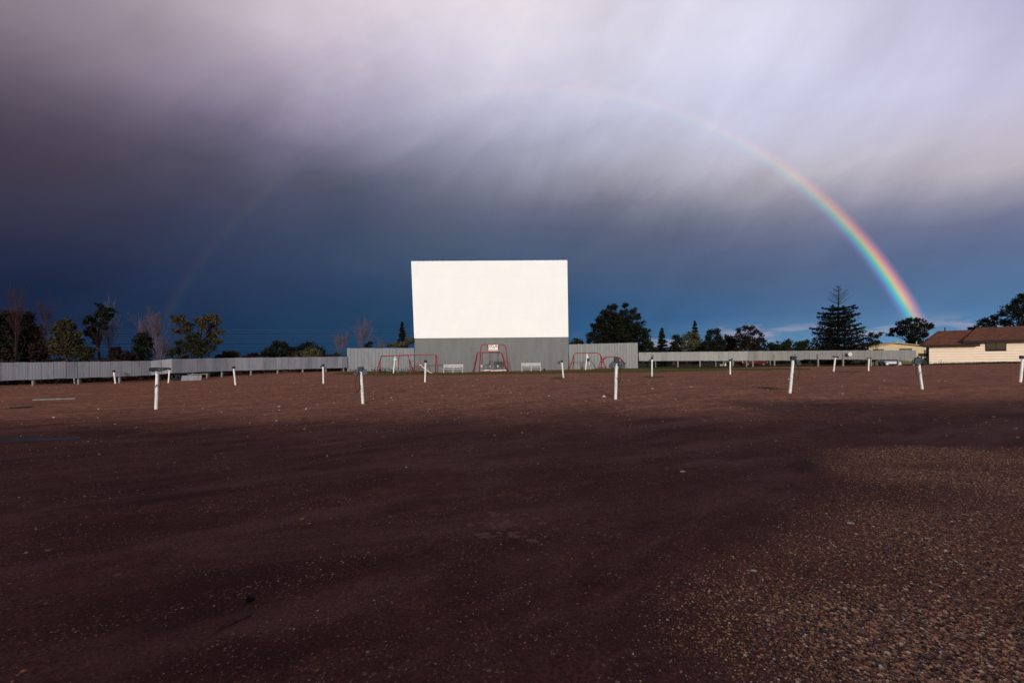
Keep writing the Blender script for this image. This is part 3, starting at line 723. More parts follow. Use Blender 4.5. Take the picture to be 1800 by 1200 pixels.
post((1283.5,660),(1283.5,634.5),31,'far speaker post with a dark speaker slanting off its left side, before the red car',
     [('cap',.15,.10,BLACK),('sp',-.14,-.02,48,.95,SPK),('sp',.1,.12,60,.7,SPK)], .05)
post((1465,653),(1468.4,628.5),33,'far speaker post leaning right with a flat winged top, below the big spruce',
     [('cap',.13,.06,BLACK),('sp',-.15,.09,70,.75,SPK),('sp',.15,.06,-66,.75,SPK)], .05)
post((1526.5,652),(1527.3,630.5),37,'far speaker post with a thin flat black top, left of the white car',
     [('cap',.36,.06,BLACK)], .055)

# ---------------------------------------------------------------- playground
PD = 46.5
def tubes(parent, name, m, paths, r=.05):
    mb = MB()
    for q in paths: mb.tube(round_corner([at(*a) for a in q], .3, 4), r, 7)
    return mb.build(name, m, parent, True)
def gpt(px, D=PD):
    p = foot(px, 655, D); hz = HZ - (px - 900) * SR
    return (px, hz + (H - p.z + .05) * F / D, D)
# left swing set with two bays
SW = thing('swing_set', 'two bay red swing set with a white middle leg, left of the screen base', 'swing set', foot(697, 655, PD))
tubes(SW, 'top_bar', RED, [[(670,625.6,PD), (697,625,PD), (720,624.2,PD)]])
for a, b in (((670.5,625.8,PD), gpt(660.5, PD - 1.0)), ((668.5,633,PD + .1), gpt(667.5, PD + 1.0)), ((717,624.3,PD), gpt(727.5, PD + 1.0)), ((719,632,PD), gpt(722, PD - 1))):
    tubes(SW, 'leg', RED, [[a, b]])
for a, b in (((694.3,626.5,PD), gpt(691.2, PD - .8)), ((694.7,626.5,PD), gpt(699.8, PD + .8))):
    tubes(SW, 'middle_leg', WHITE, [[a, b]], .055)
mb = MB(); mb.box(at(694.5, 631.5, PD - .3), (.3, .05, .08)); mb.build('brace', WHITE, SW)
for px in (681, 709):
    sp_ = gpt(px); zz = at(*sp_).z + .45; q = at(px, 645, PD); q.z = zz
    mb = MB()
    for s in (-.22, .22): mb.tube([(q.x + s, q.y, at(px, 625, PD).z), (q.x + s, q.y, zz)], .009, 4)
    mb.build('chain', GREYP, SW); mb = MB(); mb.box(q, (.46, .2, .04)); mb.build('seat', BLUES, SW, bevel=.01)
# red frame behind with the slide
SF = thing('jungle_gym', 'red tube frame with a long top bar and double right legs, behind a slide', 'jungle gym', foot(735, 655, PD + 1.2))
D2 = PD + 1.6
tubes(SF, 'top_bar', RED, [[(701,627,D2), (703,624,D2), (765,623.6,D2), (767.5,626,D2)]])
for a, b in (((701,626.5,D2), gpt(699.5, D2)), ((766,624.5,D2), gpt(765.5, D2 + .8)), ((767.5,625.5,D2), gpt(769, D2 - .6))):
    tubes(SF, 'leg', RED, [[a, b]])
SLD = thing('slide', 'small slide with a pale chute and red tube ladder in weeds', 'slide', foot(742, 656, PD - .8))
D3 = PD - .8
mb = MB(); a, b = at(740, 641, D3), at(759.5, 655, D3); 
pth = [a + Vector((-.15, 0, .02)), a, a.lerp(b, .5) + Vector((0, 0, -.08)), b + Vector((-.12, 0, .03)), b + Vector((.1, 0, .0))]
for u, v in zip(pth, pth[1:]):
    mb.add([u + Vector((0,-.22,0)), u + Vector((0,.22,0)), v + Vector((0,.22,0)), v + Vector((0,-.22,0)), u + Vector((0,-.22,-.05)), u + Vector((0,.22,-.05)), v + Vector((0,.22,-.05)), v + Vector((0,-.22,-.05))],
           [(0,1,2,3),(7,6,5,4),(0,3,7,4),(1,5,6,2),(0,4,5,1),(3,2,6,7)])
mb.build('chute', mat('slide_metal', (.55,.5,.48), .4, metal=.3), SLD)
tubes(SLD, 'ladder', RED, [[(738,640,D3+.25), (728,648,D3+.25), gpt(724,D3+.25)], [(740,642,D3-.25), (730,650,D3-.25), gpt(727,D3-.25)], [(733,645.5,D3-.25),(733,644.5,D3+.25)]], .03)
tubes(SLD, 'handrail', RED, [[(725,633.5,D3+.25), (733,638.5,D3+.25), (738,641,D3+.25)], [(740,644,D3), (755,644,D3), gpt(757,D3)], [gpt(735,D3), (736,648,D3), (741,643.5,D3)]], .03)
# arch with the sign
SG = thing('sign_arch', 'tall red tube arch carrying a small white lettered sign', 'sign', foot(869, 656, PD - 1.2))
D4 = PD - 1.2
tubes(SG, 'arch_tube', RED, [[gpt(842.5, D4), (844.8,615,D4), (846,606,D4), (856,604.8,D4), (858.5,612,D4)], [gpt(893.8, D4), (890,615,D4), (888,606,D4), (879,604.8,D4), (875.5,612,D4)]], .05)
SIGNW = mat('sign_white', (.80,.74,.73), .6, (.74,.66,.66), 4, .6)
a, b = at(857.6, 617.8, D4), at(876.4, 604.6, D4)
mb = MB(); mb.box((a + b) / 2 + Vector((0, .03, 0)), (b.x - a.x, .05, b.z - a.z)); fr = mb.build('sign_frame', RED, SG, bevel=.02)
mb = MB(); mb.box((a + b) / 2 + Vector((0, -.005, 0)), (b.x - a.x - .15, .03, b.z - a.z - .15)); sp0 = mb.build('sign_panel', SIGNW, SG)
INK = mat('sign_black', (.012,.008,.010), .6); INKR = mat('sign_ink_dim', (.16,.08,.085), .7)
def letters(txt, cx, cz, size, y, m, name, wide=1.0, parent=None):
    cu = bpy.data.curves.new(name, 'FONT'); cu.body = txt; cu.size = size; cu.align_x = 'CENTER'; cu.align_y = 'CENTER'; cu.extrude = .004; cu.offset = size * .018
    tmp = bpy.data.objects.new(name, cu); COL.objects.link(tmp); dg = bpy.context.evaluated_depsgraph_get()
    me = bpy.data.meshes.new_from_object(tmp.evaluated_get(dg)); bpy.data.objects.remove(tmp)
    me.transform(Matrix.Rotation(rad(90), 4, 'X') @ Matrix.Diagonal((wide, 1, 1, 1)))
    o = finish(name, me, m, parent); o.location = Vector((cx, y, cz)) - parent_origin(parent); return o
c = (a + b) / 2; yy = c.y - .026
for ch, dx, dz, s in (('S', -.33, .13, .36), ('T', -.14, .13, .36), ('A', .05, .05, .34), ('R', .31, .13, .36)):
    letters(ch, c.x + dx, c.z + dz, s, yy, INK, 'letter', 1.0, sp0)
letters('DRIVE-IN', c.x, c.z - .20, .19, yy, INKR, 'lettering', 1.12, sp0)
# low red swing frame behind the arch
SQ = thing('swing_set', 'red swing frame with slanting legs standing behind the lettered arch', 'swing set', foot(862, 654, PD + .8))
D5 = PD + .8
tubes(SQ, 'top_bar', RED, [[(838,622,D5), (841,619.2,D5), (880,619.2,D5), (883,622,D5)]])
for a_, b_ in (((838.5,621.5,D5), gpt(830.5, D5 - .8)), ((839.5,621.5,D5), gpt(832.5, D5 + .8)), ((882.5,621.5,D5), gpt(893, D5 - .5)), ((882,621.5,D5), gpt(891, D5 + .8))):
    tubes(SQ, 'leg', RED, [[a_, b_]])
for px in (847, 861.5, 875.5):
    q = at(px, 641, D5); mb = MB()
    for s in (-.05, .05): mb.tube([(q.x + s*1.6, q.y, at(px, 619.5, D5).z), (q.x + s, q.y, q.z)], .02, 5)
    mb.build('hanger', mat('hanger_red', (.09,.02,.022), .6), SQ)
    mb = MB(); mb.tube([q + Vector((-.08, 0, -.02)), q + Vector((-.02, 0, -.28))], .05, 6); mb.tube([q + Vector((.08, 0, 0)), q + Vector((.0, 0, -.22))], .04, 6); mb.build('seat', WHITE, SQ)
# merry-go-round under it
c0 = foot(867, 655, PD); MG = thing('merry_go_round', 'small merry go round with grey hoop handles on a red and white deck', 'merry go round', c0)
n = 24; R_ = 1.2; mb = MB(); mb.tube([c0 + Vector((0,0,.10)), c0 + Vector((0,0,.18))], [R_ * .98, R_], n); mb.build('deck', RED, MG)
for k in range(4):
    aa = rad(20 + 90 * k); mb = MB(); v = Vector((math.cos(aa), math.sin(aa), 0)); s_ = Vector((-v.y, v.x, 0))
    mb.add([c0 + v*R_*1.0 + s_*.6 + Vector((0,0,.2)), c0 + v*R_*1.0 - s_*.6 + Vector((0,0,.2)), c0 + v*R_*.72 - s_*.6 + Vector((0,0,.2)), c0 + v*R_*.72 + s_*.6 + Vector((0,0,.2)),
            c0 + v*R_*1.0 + s_*.6 + Vector((0,0,.27)), c0 + v*R_*1.0 - s_*.6 + Vector((0,0,.27)), c0 + v*R_*.72 - s_*.6 + Vector((0,0,.27)), c0 + v*R_*.72 + s_*.6 + Vector((0,0,.27))],
           [(3,2,1,0),(4,5,6,7),(0,1,5,4),(1,2,6,5),(2,3,7,6),(3,0,4,7)]); mb.build('bench_board', WHITE, MG)
for k in range(6):
    aa = rad(60 * k + 10); v = Vector((math.cos(aa), math.sin(aa), 0)); q = c0 + v * .95
    mb = MB(); mb.tube(round_corner([q + Vector((0,0,.15)), q + Vector((0,0,.85)), q - v*.55 + Vector((0,0,.72)), c0 + v*.15 + Vector((0,0,.15))], .2, 4), .024, 6); mb.build('handle', GREYP, MG, True)
mb = MB(); mb.tube([c0 + Vector((0,0,-.1)), c0 + Vector((0,0,.3))], .1, 10); mb.build('hub', RED, MG)
# right swing set and arched climber
SR_ = thing('swing_set', 'red swing set with a white middle leg before the pale wall at right', 'swing set', foot(1031, 650, PD + 2))
D6 = PD + 2.5
tubes(SR_, 'top_bar', RED, [[(1008,625,D6), (1011,620.5,D6), (1053,620.2,D6), (1057,627,D6)]])
for a_, b_ in (((1008.6,624.5,D6), gpt(1000.5, D6 - .8)), ((1009,627,D6), gpt(1006.8, D6 + .9)), ((1056,625.5,D6), gpt(1058.5, D6 + .9)), ((1056.5,626,D6), gpt(1066, D6 - .6))):
    tubes(SR_, 'leg', RED, [[a_, b_]])
for a_, b_ in (((1031.6,622,D6), gpt(1029.3, D6 - .7)), ((1032,622,D6), gpt(1038.3, D6 + .7))): tubes(SR_, 'middle_leg', WHITE, [[a_, b_]], .055)
for px, low, m in ((1021.5, .42, BLUES), (1041, .42, BLUES), (1032.8, 1.05, BLACK)):
    q = foot(px, 650, D6); zz = q.z + low; mb = MB()
    for s in (-.2, .2): mb.tube([(q.x + s, q.y, at(px, 620.4, D6).z), (q.x + s, q.y, zz)], .009, 4)
    mb.build('chain', GREYP, SR_); mb = MB(); mb.box((q.x, q.y, zz + .04), (.42, .22, .06 if m is BLUES else .3)); mb.build('seat', m, SR_, bevel=.012)
CL = thing('climbing_arch', 'red arched ladder climber beside the right swing set', 'climber', foot(1075, 650, PD + 1))
for k, dd in enumerate((-.45, .45)):
    D7 = PD + 1 + dd
    q = [gpt(1051.5 + k*5, D7), (1055 + k*4, 636, D7), (1062 + k*2, 629, D7), (1070, 627.3, D7), (1083, 627.3, D7), (1091 - k*2, 630, D7), (1096 - k*2, 637, D7), gpt(1098.5 - k*5, D7)]
    mb = MB(); mb.tube(smooth_path([at(*z) for z in q], 5), .045, 7); mb.build('side_rail', RED, CL, True)
mb = MB()
for (xa, ya), (xb, yb) in (((1052.3,645),(1056.8,645)),((1053.3,641),(1057.8,641)),((1055,636.5),(1059,636.5)),((1058.5,632),(1062,632)),((1063.5,628.8),(1066,628.8)),((1075,627.3),(1075,627.3)),((1087,628.3),(1086,628.3)),((1093,632.5),(1091,632.5)),((1096,638),(1093.5,638)),((1097.5,643.5),(1094,643.5))):
    mb.tube([at(xa, ya, PD + .55), at(xb, yb, PD + 1.45)], .03, 6)
mb.build('rungs', RED, CL)
tubes(CL, 'brace', RED, [[(1060,633,PD+1.4), gpt(1067, PD + 1.6)]], .03)
# white park benches
def bench(px0, px1, D, label):
    a, b = foot(px0, 655, D), foot(px1, 655, D); L = b.x - a.x; c = (a + b) / 2
    B = thing('park_bench', label, 'bench', c, 'white benches below the screen')
    mb = MB()
    for k in range(2): mb.box(c + Vector((0, -.05 - .22 * k, .46)), (L, .19, .04))
    mb.build('seat', BENCHW, B, bevel=.008)
    mb = MB()
    for k in range(2): mb.box(c + Vector((-.03, .12 + .03 * k, .66 + .17 * k)), (L - .1, .03, .12))
    mb.build('backrest', BENCHW, B, bevel=.008)
    for k in (-.46, 0, .46):
        x_ = c.x + L * k; mb = MB()
        mb.box((x_, c.y - .26, c.z + .18), (.07, .05, .52)); mb.box((x_, c.y + .08, c.z + .18), (.07, .05, .52)); mb.box((x_, c.y - .08, c.z + .42), (.06, .4, .04))
        mb.box((x_, c.y + .165, c.z + .66), (.05, .03, .5), Matrix.Rotation(rad(-8), 4, 'X'))
        mb.build('leg', BENCHW, B)
bench(779, 815, 45.5, 'long white park bench left of the lettered red arch')
bench(916, 951.5, 46.5, 'long white park bench right of the lettered red arch')
o = MB(); q = foot(957, 652, 48); o.tube([q + Vector((0,0,-.02)), q + Vector((0,0,.26))], [.12,.1], 10); tag(o.build('bucket', BLACK), 'small black bucket beside the right white bench', 'bucket')

# ---------------------------------------------------------------- houses
def px_x(px, D): return at(px, 628, D).x
HD, HY = 60.0, rad(-38)                     # near corner depth; the front faces the camera
HX = px_x(1634, HD); hc, hs = math.cos(HY), math.sin(HY)
gz = at(1700, 639.5, 57.5).z
HS = thing('house', 'low cream clapboard house with a brown shingle roof at the right edge', 'house', (HX, HD, gz))
def loc(px, d=0.0):
    """distance along the front for a photo column, d metres behind the front plane"""
    k = (px - 900) / F; return (k * (HD + d * hc) - HX - d * -hs) / (hc - k * hs)
def hz_(px, py, d=0.0):
    s_ = loc(px, d); return at(px, py, HD + s_ * hs + d * hc).z
class HB(MB):
    def build(s, name, m, parent, **k):
        s.v = [(x + HX, y + HD, z) for x, y, z in s.v]; return MB.build(s, name, m, parent, **k)
xs, x1 = loc(1705), 24.0
zeL, zeR = hz_(1650, 608), hz_(1750, 599.5)
WIN = (loc(1733), loc(1768), hz_(1750, 614.6), hz_(1750, 600.8))
mb = HB(); mb.box((xs / 2, 2.3, (gz - .4 + zeL) / 2), (xs - .02, 4.4, zeL - gz + .4)); mb.box(((xs + x1) / 2, 2.3, (gz - .4 + zeR) / 2), (x1 - xs, 4.4, zeR - gz + .4)); mb.build('wall', TRIM, HS)
mb = HB(); z = gz - .05; step = .325
while z < zeR - .05:
    zt = min(z + step - .02, zeR)
    segs = [(-.04, x1)] if zt < zeL + .02 else [(xs - .02, x1)]
    out = []
    for a_, b_ in segs:
        if zt > WIN[2] - .05 and z < WIN[3] + .05: out += [(a_, WIN[0] - .05), (WIN[1] + .05, b_)]
        else: out.append((a_, b_))
    for a_, b_ in out:
        mb.add([(a_, -.035, z), (b_, -.035, z), (b_, -.012, zt), (a_, -.012, zt), (a_, .08, z), (b_, .08, z), (b_, .08, zt), (a_, .08, zt)], [(0,1,2,3),(7,6,5,4),(0,4,5,1),(3,2,6,7),(0,3,7,4),(1,5,6,2)])
    z += step
mb.build('siding', HOUSE, HS)
mb = HB(); mb.box(((WIN[0]+WIN[1])/2, 0, (WIN[2]+WIN[3])/2), (WIN[1]-WIN[0]+.1, .12, WIN[3]-WIN[2]+.1)); wf = mb.build('window', TRIM, HS)
for s_ in (0, 1):
    mb = HB(); ww = (WIN[1]-WIN[0])/2 - .05; mb.box((WIN[0] + .03 + ww/2 + s_*(ww + .05), -.065, (WIN[2]+WIN[3])/2), (ww, .02, WIN[3]-WIN[2]-.06)); mb.build('pane', GLASS, wf)
def hroof(e0x, e1x, ze, r0x, r1x, zr, yf, yr, yb):
    """front and back slopes, hipped at the left, closed underneath"""
    vs = [(e0x, yf, ze), (e1x, yf, ze), (r1x, yr, zr), (r0x, yr, zr), (e0x, yb, ze), (e1x, yb, ze)]
    mb = HB(); mb.add(vs, [(0,1,2,3), (3,2,5,4), (0,3,4), (1,5,2), (0,4,5,1)]); mb.build('roof', ROOF, HS)
    mb = HB(); mb.box(((e0x + e1x)/2, yf + .07, ze - .16), (e1x - e0x - .06, .09, .28)); mb.build('fascia', TRIM, HS)
hroof(loc(1621.5, -.6), loc(1712, -.6) + .6, hz_(1660, 605.5, -.6), loc(1648.5, 2.4), loc(1716, 2.4) + 1.5, hz_(1670, 581.0, 2.4), -.6, 2.4, 5.2)
hroof(loc(1693, -.8), 25.0, hz_(1750, 597.5, -.8), loc(1717, 2.6), 24.5, hz_(1755, 574.5, 2.6), -.8, 2.6, 5.4)
mb = HB(); q = (loc(1661.5, 2.3), 2.3, hz_(1661.5, 581, 2.3)); mb.tube([Vector(q) - Vector((0,0,.5)), Vector(q) + Vector((0,0,.45))], .06, 8); mb.build('vent_pipe', TRIM, HS)
HS.rotation_euler.z = HY
# second cream house, low gable, beyond the fence
D8 = 76.0; gz2 = ground(62, 74)
H2 = thing('house', 'warm cream shallow gabled house beyond the fence, left of the brown roofed house', 'house', (px_x(1575, D8), D8 + 4, gz2))
xa, xb, xm = px_x(1524, D8), px_x(1637, D8), px_x(1570, D8); zl, zp, zr = at(1524, 612, D8).z, at(1570, 604, D8).z, at(1637, 610.6, D8).z
mb = MB(); mb.prism([(xa, D8, gz2 - .3), (xb, D8, gz2 - .3), (xb, D8, zr), (xm, D8, zp), (xa, D8, zl)], (0, 9, 0)); mb.build('wall', HOUSE2, H2)
mb = MB()
for (u0, w0), (u1, w1) in (((xa - .6, zl - .02), (xm, zp + .06)), ((xm, zp + .06), (xb + .3, zr + .03))):
    mb.prism([(u0, D8 - .5, w0), (u1, D8 - .5, w1), (u1, D8 - .5, w1 + .16), (u0, D8 - .5, w0 + .16)], (0, 10, 0))
mb.build('roof', TRIML, H2)
for a_, b_, t_, h_ in ((1535, 1553.5, 613.2, 1.1), (1581, 1603, 612.2, 1.1), (1624, 1634, 615, 1.9)):
    mb = MB(); zt = at(1590, t_, D8).z; zt = at((a_ + b_)/2, t_, D8).z; xa_, xb_ = px_x(a_, D8), px_x(b_, D8); mb.box(((xa_ + xb_)/2, D8 - .01, zt - h_/2), (xb_ - xa_, .1, h_)); wf = mb.build('window', mat('dull_brown_trim', (.10,.065,.045), .8), H2)
    mb = MB(); mb.box(((xa_ + xb_)/2, D8 - .07, zt - h_/2 - .1), (xb_ - xa_ - .16, .03, h_ - .26)); mb.build('pane', mat('blind_grey', (.16,.15,.14), .5), wf)
for px, py in ((1577.5, 602.5), (1588.5, 603), (1611, 604.5)):
    q = at(px, py, D8 + 2); mb = MB(); mb.tube([q + Vector((0,0,-.35)), q + Vector((0,0,.45))], .07, 8); mb.build('vent_pipe', mat('pale_pipe', (.45,.42,.4), .6), H2)
# grey board gate between fence end and house
D9 = 62.5; GT = thing('board_gate', 'weathered grey green board gate between the fence end and the cream house', 'gate', foot(1624, 640, D9))
a, b = at(1614, 626.5, D9), at(1636, 620.5, D9); mb = MB()
for i in range(7):
    u = a.x + (b.x - a.x) * i / 7; mb.box((u + .11, D9, (a.z + b.z)/2), (.2, .03, b.z - a.z + random.uniform(-.04,.04)))
mb.build('boards', mat('green_grey_boards', (.085,.09,.06), .9, (.05,.05,.04), 5, 1), GT)
for px in (1614, 1621): mb = MB(); q = foot(px, 640, D9); mb.box(q + Vector((0, .08, .6)), (.14, .1, 1.6)); mb.build('post', WOODG, GT)
# small house with a pale roof in the trees
D10 = 96; q = at(1193, 616, D10); gq = ground(q.x, D10)
HH = thing('house', 'small brown house with a pale pink hipped roof among dark trees', 'house', (q.x, D10, gq))
xa, xb = px_x(1182, D10), px_x(1204, D10); zt = at(1193, 616, D10).z
mb = MB(); mb.box(((xa + xb)/2, D10 + 2, (gq - .3 + zt)/2), (xb - xa, 4, zt - gq + .3)); mb.build('wall', BROWNW, HH)
mb = MB(); e = .5; zr = at(1193, 611.2, D10).z; xc0, xc1 = px_x(1188.5, D10), px_x(1197, D10)
vs = [(xa - e, D10 - e, zt), (xb + e, D10 - e, zt), (xb + e, D10 + 4 + e, zt), (xa - e, D10 + 4 + e, zt), (xc0, D10 + 2, zr), (xc1, D10 + 2, zr)]
mb.add(vs, [(0,1,5,4),(1,2,5),(2,3,4,5),(3,0,4),(3,2,1,0)]); mb.build('roof', PINKROOF, HH)
mb = MB(); mb.box(((xa + xb)/2, D10 - .02, (gq + zt)/2 + .4), (1.4, .08, 1.0)); wf = mb.build('window', WHITE, HH); mb = MB(); mb.box(((xa + xb)/2, D10 - .07, (gq + zt)/2 + .4), (1.2, .03, .8)); mb.build('pane', GLASS, wf)
# snack bar behind the photographer: its low roof line throws the long shade over the near dirt
CB = thing('snack_bar', 'low block building behind the camera with a raised projection room', 'building', (0, -11, 0))
mb = MB(); mb.box((-6, -11, 1.4), (22, 9.5, 3.0)); mb.box((11.5, -11, 1.75), (13, 9.5, 3.7)); mb.build('wall', mat('block_wall', (.4,.38,.35), .9), CB)
mb = MB(); mb.box((-6, -11, 2.98), (22.6, 10.2, .16)); mb.box((11.6, -11, 3.68), (13.6, 10.2, .16)); mb.build('roof', TRIM, CB)
for xx in (-13, -8, -3, 2, 8, 14):
    mb = MB(); mb.box((xx, -6.22, 1.5), (2.2, .1, 1.1)); wf = mb.build('window', TRIM, CB); mb = MB(); mb.box((xx, -6.15, 1.5), (2.0, .04, .9)); mb.build('pane', GLASS, wf)

# ---------------------------------------------------------------- cars
def car(loc, heading, m, label, truck=False):
    C_ = thing('parked_car', label, 'car', loc); R = Matrix.Rotation(heading, 4, 'Z')
    def W(x_, y_, z_): return Vector(loc) + R @ Vector((x_, y_, z_))
    L, Wd = 4.5, 1.72
    prof = [(2.22,.32),(2.26,.55),(2.12,.72),(1.0,.86),(-1.35,.93),(-2.15,.88),(-2.24,.6),(-2.2,.34)]
    mb = MB(); mb.prism([W(a, -Wd/2, b) for a, b in prof], R @ Vector((0, Wd, 0))); mb.build('body', m, C_, bevel=.09)
    mb = MB(); lo = [(.95,.86),(-1.7,.92)]; hi = [(.15,1.36),(-1.1,1.38)]
    vs = [W(lo[0][0], -.76, .84), W(lo[1][0], -.76, .9), W(lo[1][0], .76, .9), W(lo[0][0], .76, .84), W(hi[0][0], -.6, 1.36), W(hi[1][0], -.6, 1.38), W(hi[1][0], .6, 1.38), W(hi[0][0], .6, 1.36)]
    mb.add(vs, [(0,1,5,4),(1,2,6,5),(2,3,7,6),(3,0,4,7),(4,5,6,7),(3,2,1,0)]); mb.build('window', GLASS, C_, bevel=.04)
    mb = MB(); mb.add([W(.17,-.62,1.37), W(-1.12,-.62,1.39), W(-1.12,.62,1.39), W(.17,.62,1.37), W(.1,-.55,1.43), W(-1.05,-.55,1.44), W(-1.05,.55,1.44), W(.1,.55,1.43)], [(0,1,5,4),(1,2,6,5),(2,3,7,6),(3,0,4,7),(4,5,6,7),(3,2,1,0)]); mb.build('roof', m, C_)
    for sx in (1.38, -1.36):
        for sy in (-1, 1):
            mb = MB(); mb.tube([W(sx, sy*.70, .33), W(sx, sy*.90, .33)], .33, 20); wl = mb.build('wheel', BLACK, C_)
            mb = MB(); mb.tube([W(sx, sy*.89, .33), W(sx, sy*.912, .33)], .2, 14); mb.build('rim', CHROME, wl)
    for sy in (-1, 1):
        mb = MB(); mb.box(W(2.2, sy*.62, .62), (.16, .34, .15), R); mb.build('headlight', LAMP, C_, bevel=.03)
        mb = MB(); mb.box(W(-2.21, sy*.66, .7), (.08, .26, .16), R); mb.build('tail_light', RED, C_)
    mb = MB(); mb.box(W(2.245, 0, .44), (.06, 1.0, .16), R); mb.build('grille', BLACK, C_)
    return C_
p = foot(1563, 643, 64.5); car(p, rad(-118), CARW, 'white car parked behind the right fence, only its low front showing')
p = foot(1322, 643, 74.5); car(p, rad(6), CARR, 'dark red car seen side on below the right fence')
# white pump box and pipe beyond the fence
q = foot(1267.5, 645, 63.5); PB = thing('utility_box', 'small pale box with white upright pipes below the right fence', 'utility box', q)
mb = MB(); mb.box(q + Vector((0, 0, .2)), (.5, .35, .5)); mb.build('box', FENCER, PB, bevel=.02)
for dx in (.62, .8): mb = MB(); mb.tube([q + Vector((dx, .1, -.1)), q + Vector((dx - .12 if dx > .7 else dx, .1, 1.0))], .075, 8); mb.build('pipe', WHITE, PB)

# ---------------------------------------------------------------- trees
def leaves(C, N, size, rng, up=.0, stretch=1.5):
    """N leaf-shaped quads round the points C"""
    n = len(C); d = rng.normal(size=(n, 3)); d[:, 2] *= .6; d /= np.linalg.norm(d, axis=1, keepdims=True)
    q = rng.normal(size=(n, 3)); q[:, 2] += up; s = np.cross(d, q); s /= np.linalg.norm(s, axis=1, keepdims=True)
    l = (size * rng.uniform(.6, 1.4, n))[:, None]; wv = l / stretch
    V = np.stack([C - d*l/2, C + s*wv/2, C + d*l/2, C - s*wv/2], 1).reshape(-1, 3)
    return V, np.arange(4*n).reshape(-1, 4)
def clump_points(cs, rs, dens, size, rng, flat=.8):
    out = []
    for c, r_ in zip(cs, rs):
        n = int(dens * 9 * r_ * r_ / (size * size)) + 8
        v = rng.normal(size=(n, 3)); v /= np.linalg.norm(v, axis=1, keepdims=True)
        v *= (rng.random(n) ** .45)[:, None] * r_ * rng.uniform(.75, 1.2, (n, 1)); v[:, 2] *= flat
        out.append(np.asarray(c) + v)
    return np.concatenate(out)
TREE_N = [0]
def tree(label, D, base_px, clumps, m, size=.26, dens=1.0, bark=BARK, name='leafy_tree', cat='tree', depth=.5, flat=.8, sub=True, trunk_r=.16, limbs=True, group=None):
    """clumps are (px, py, r) seen at distance D; each gets its own distance, a limb and its foliage"""
    TREE_N[0] += 1; rng = np.random.default_rng(100 + TREE_N[0])
    b = foot(base_px, 650, D); TREE = thing(name, label, cat, b, group)
    xs_ = [c_[0] for c_ in clumps]; half = (max(xs_) - min(xs_)) / 2 * D / F + .5
    cs, rs = [], []
    for (px, py, r_) in clumps:
        c_ = np.array(at(px, py, D)); R_ = 1.26 * r_ * D / F
        c_[1] += rng.uniform(-1, 1) * half * depth
        s_ = c_[1] / D; c_[0] *= s_; c_[2] = H + (c_[2] - H) * s_
        if sub:
            k = 7
            for _ in range(k):
                v = rng.normal(size=3); v /= np.linalg.norm(v); cs.append(c_ + v * R_ * rng.uniform(.3, .8) * np.array([1, 1, .85])); rs.append(R_ * rng.uniform(.42, .66))
            cs.append(c_); rs.append(R_ * .75)
        else: cs.append(c_); rs.append(R_)
    P = clump_points(cs, rs, dens, size, rng, flat)
    P[:, 2] = np.maximum(P[:, 2], b.z + .05)
    V, Q = leaves(P, len(P), size, rng)
    finish('crown', np_mesh('crown', V - np.array(b), Q), m, TREE)
    mb = MB(); top = Vector(cs[int(np.argmax([c_[2] for c_ in cs]))]); 
    fork = b.lerp(Vector((b.x + (top.x - b.x) * .25, b.y, b.z + (top.z - b.z) * .42)), 1)
    mb.tube([b - Vector((0,0,.2)), b.lerp(fork, .5) + Vector((rng.normal()*.05, 0, 0)), fork], [trunk_r * 1.1, trunk_r*.8, trunk_r * .6], 8)
    if limbs:
        for (px, py, r_), i in zip(clumps, range(len(clumps))):
            c_ = Vector(cs[i * 8 + 7] if sub else cs[i]); mid = fork.lerp(c_, .5) + Vector((rng.normal()*.12, rng.normal()*.12, rng.uniform(-.15, .3)))
            mb.tube([fork - Vector((0,0,rng.uniform(0,.4))), mid, c_], [trunk_r*.38, trunk_r*.24, trunk_r*.1], 5, False)
    mb.build('trunk', bark, TREE, True)
    return TREE
def auto(px, top, half, bottom, n, seed, r=None):
    """clumps filling a rounded outline"""
    rr = random.Random(seed); out = []; hgt = bottom - top; r = r or half * .42
    for i in range(n):
        f = (i + .5) / n; y_ = top + r * .8 + (hgt - r) * f
        w_ = half * math.sqrt(max(0, 1 - (1 - min(1, (f + .12) / .62)) ** 2)) if f < .5 else half
        out.append((px + rr.uniform(-1, 1) * max(0, w_ - r * .6), y_ + rr.uniform(-2, 2), r * rr.uniform(.7, 1.15)))
    return out
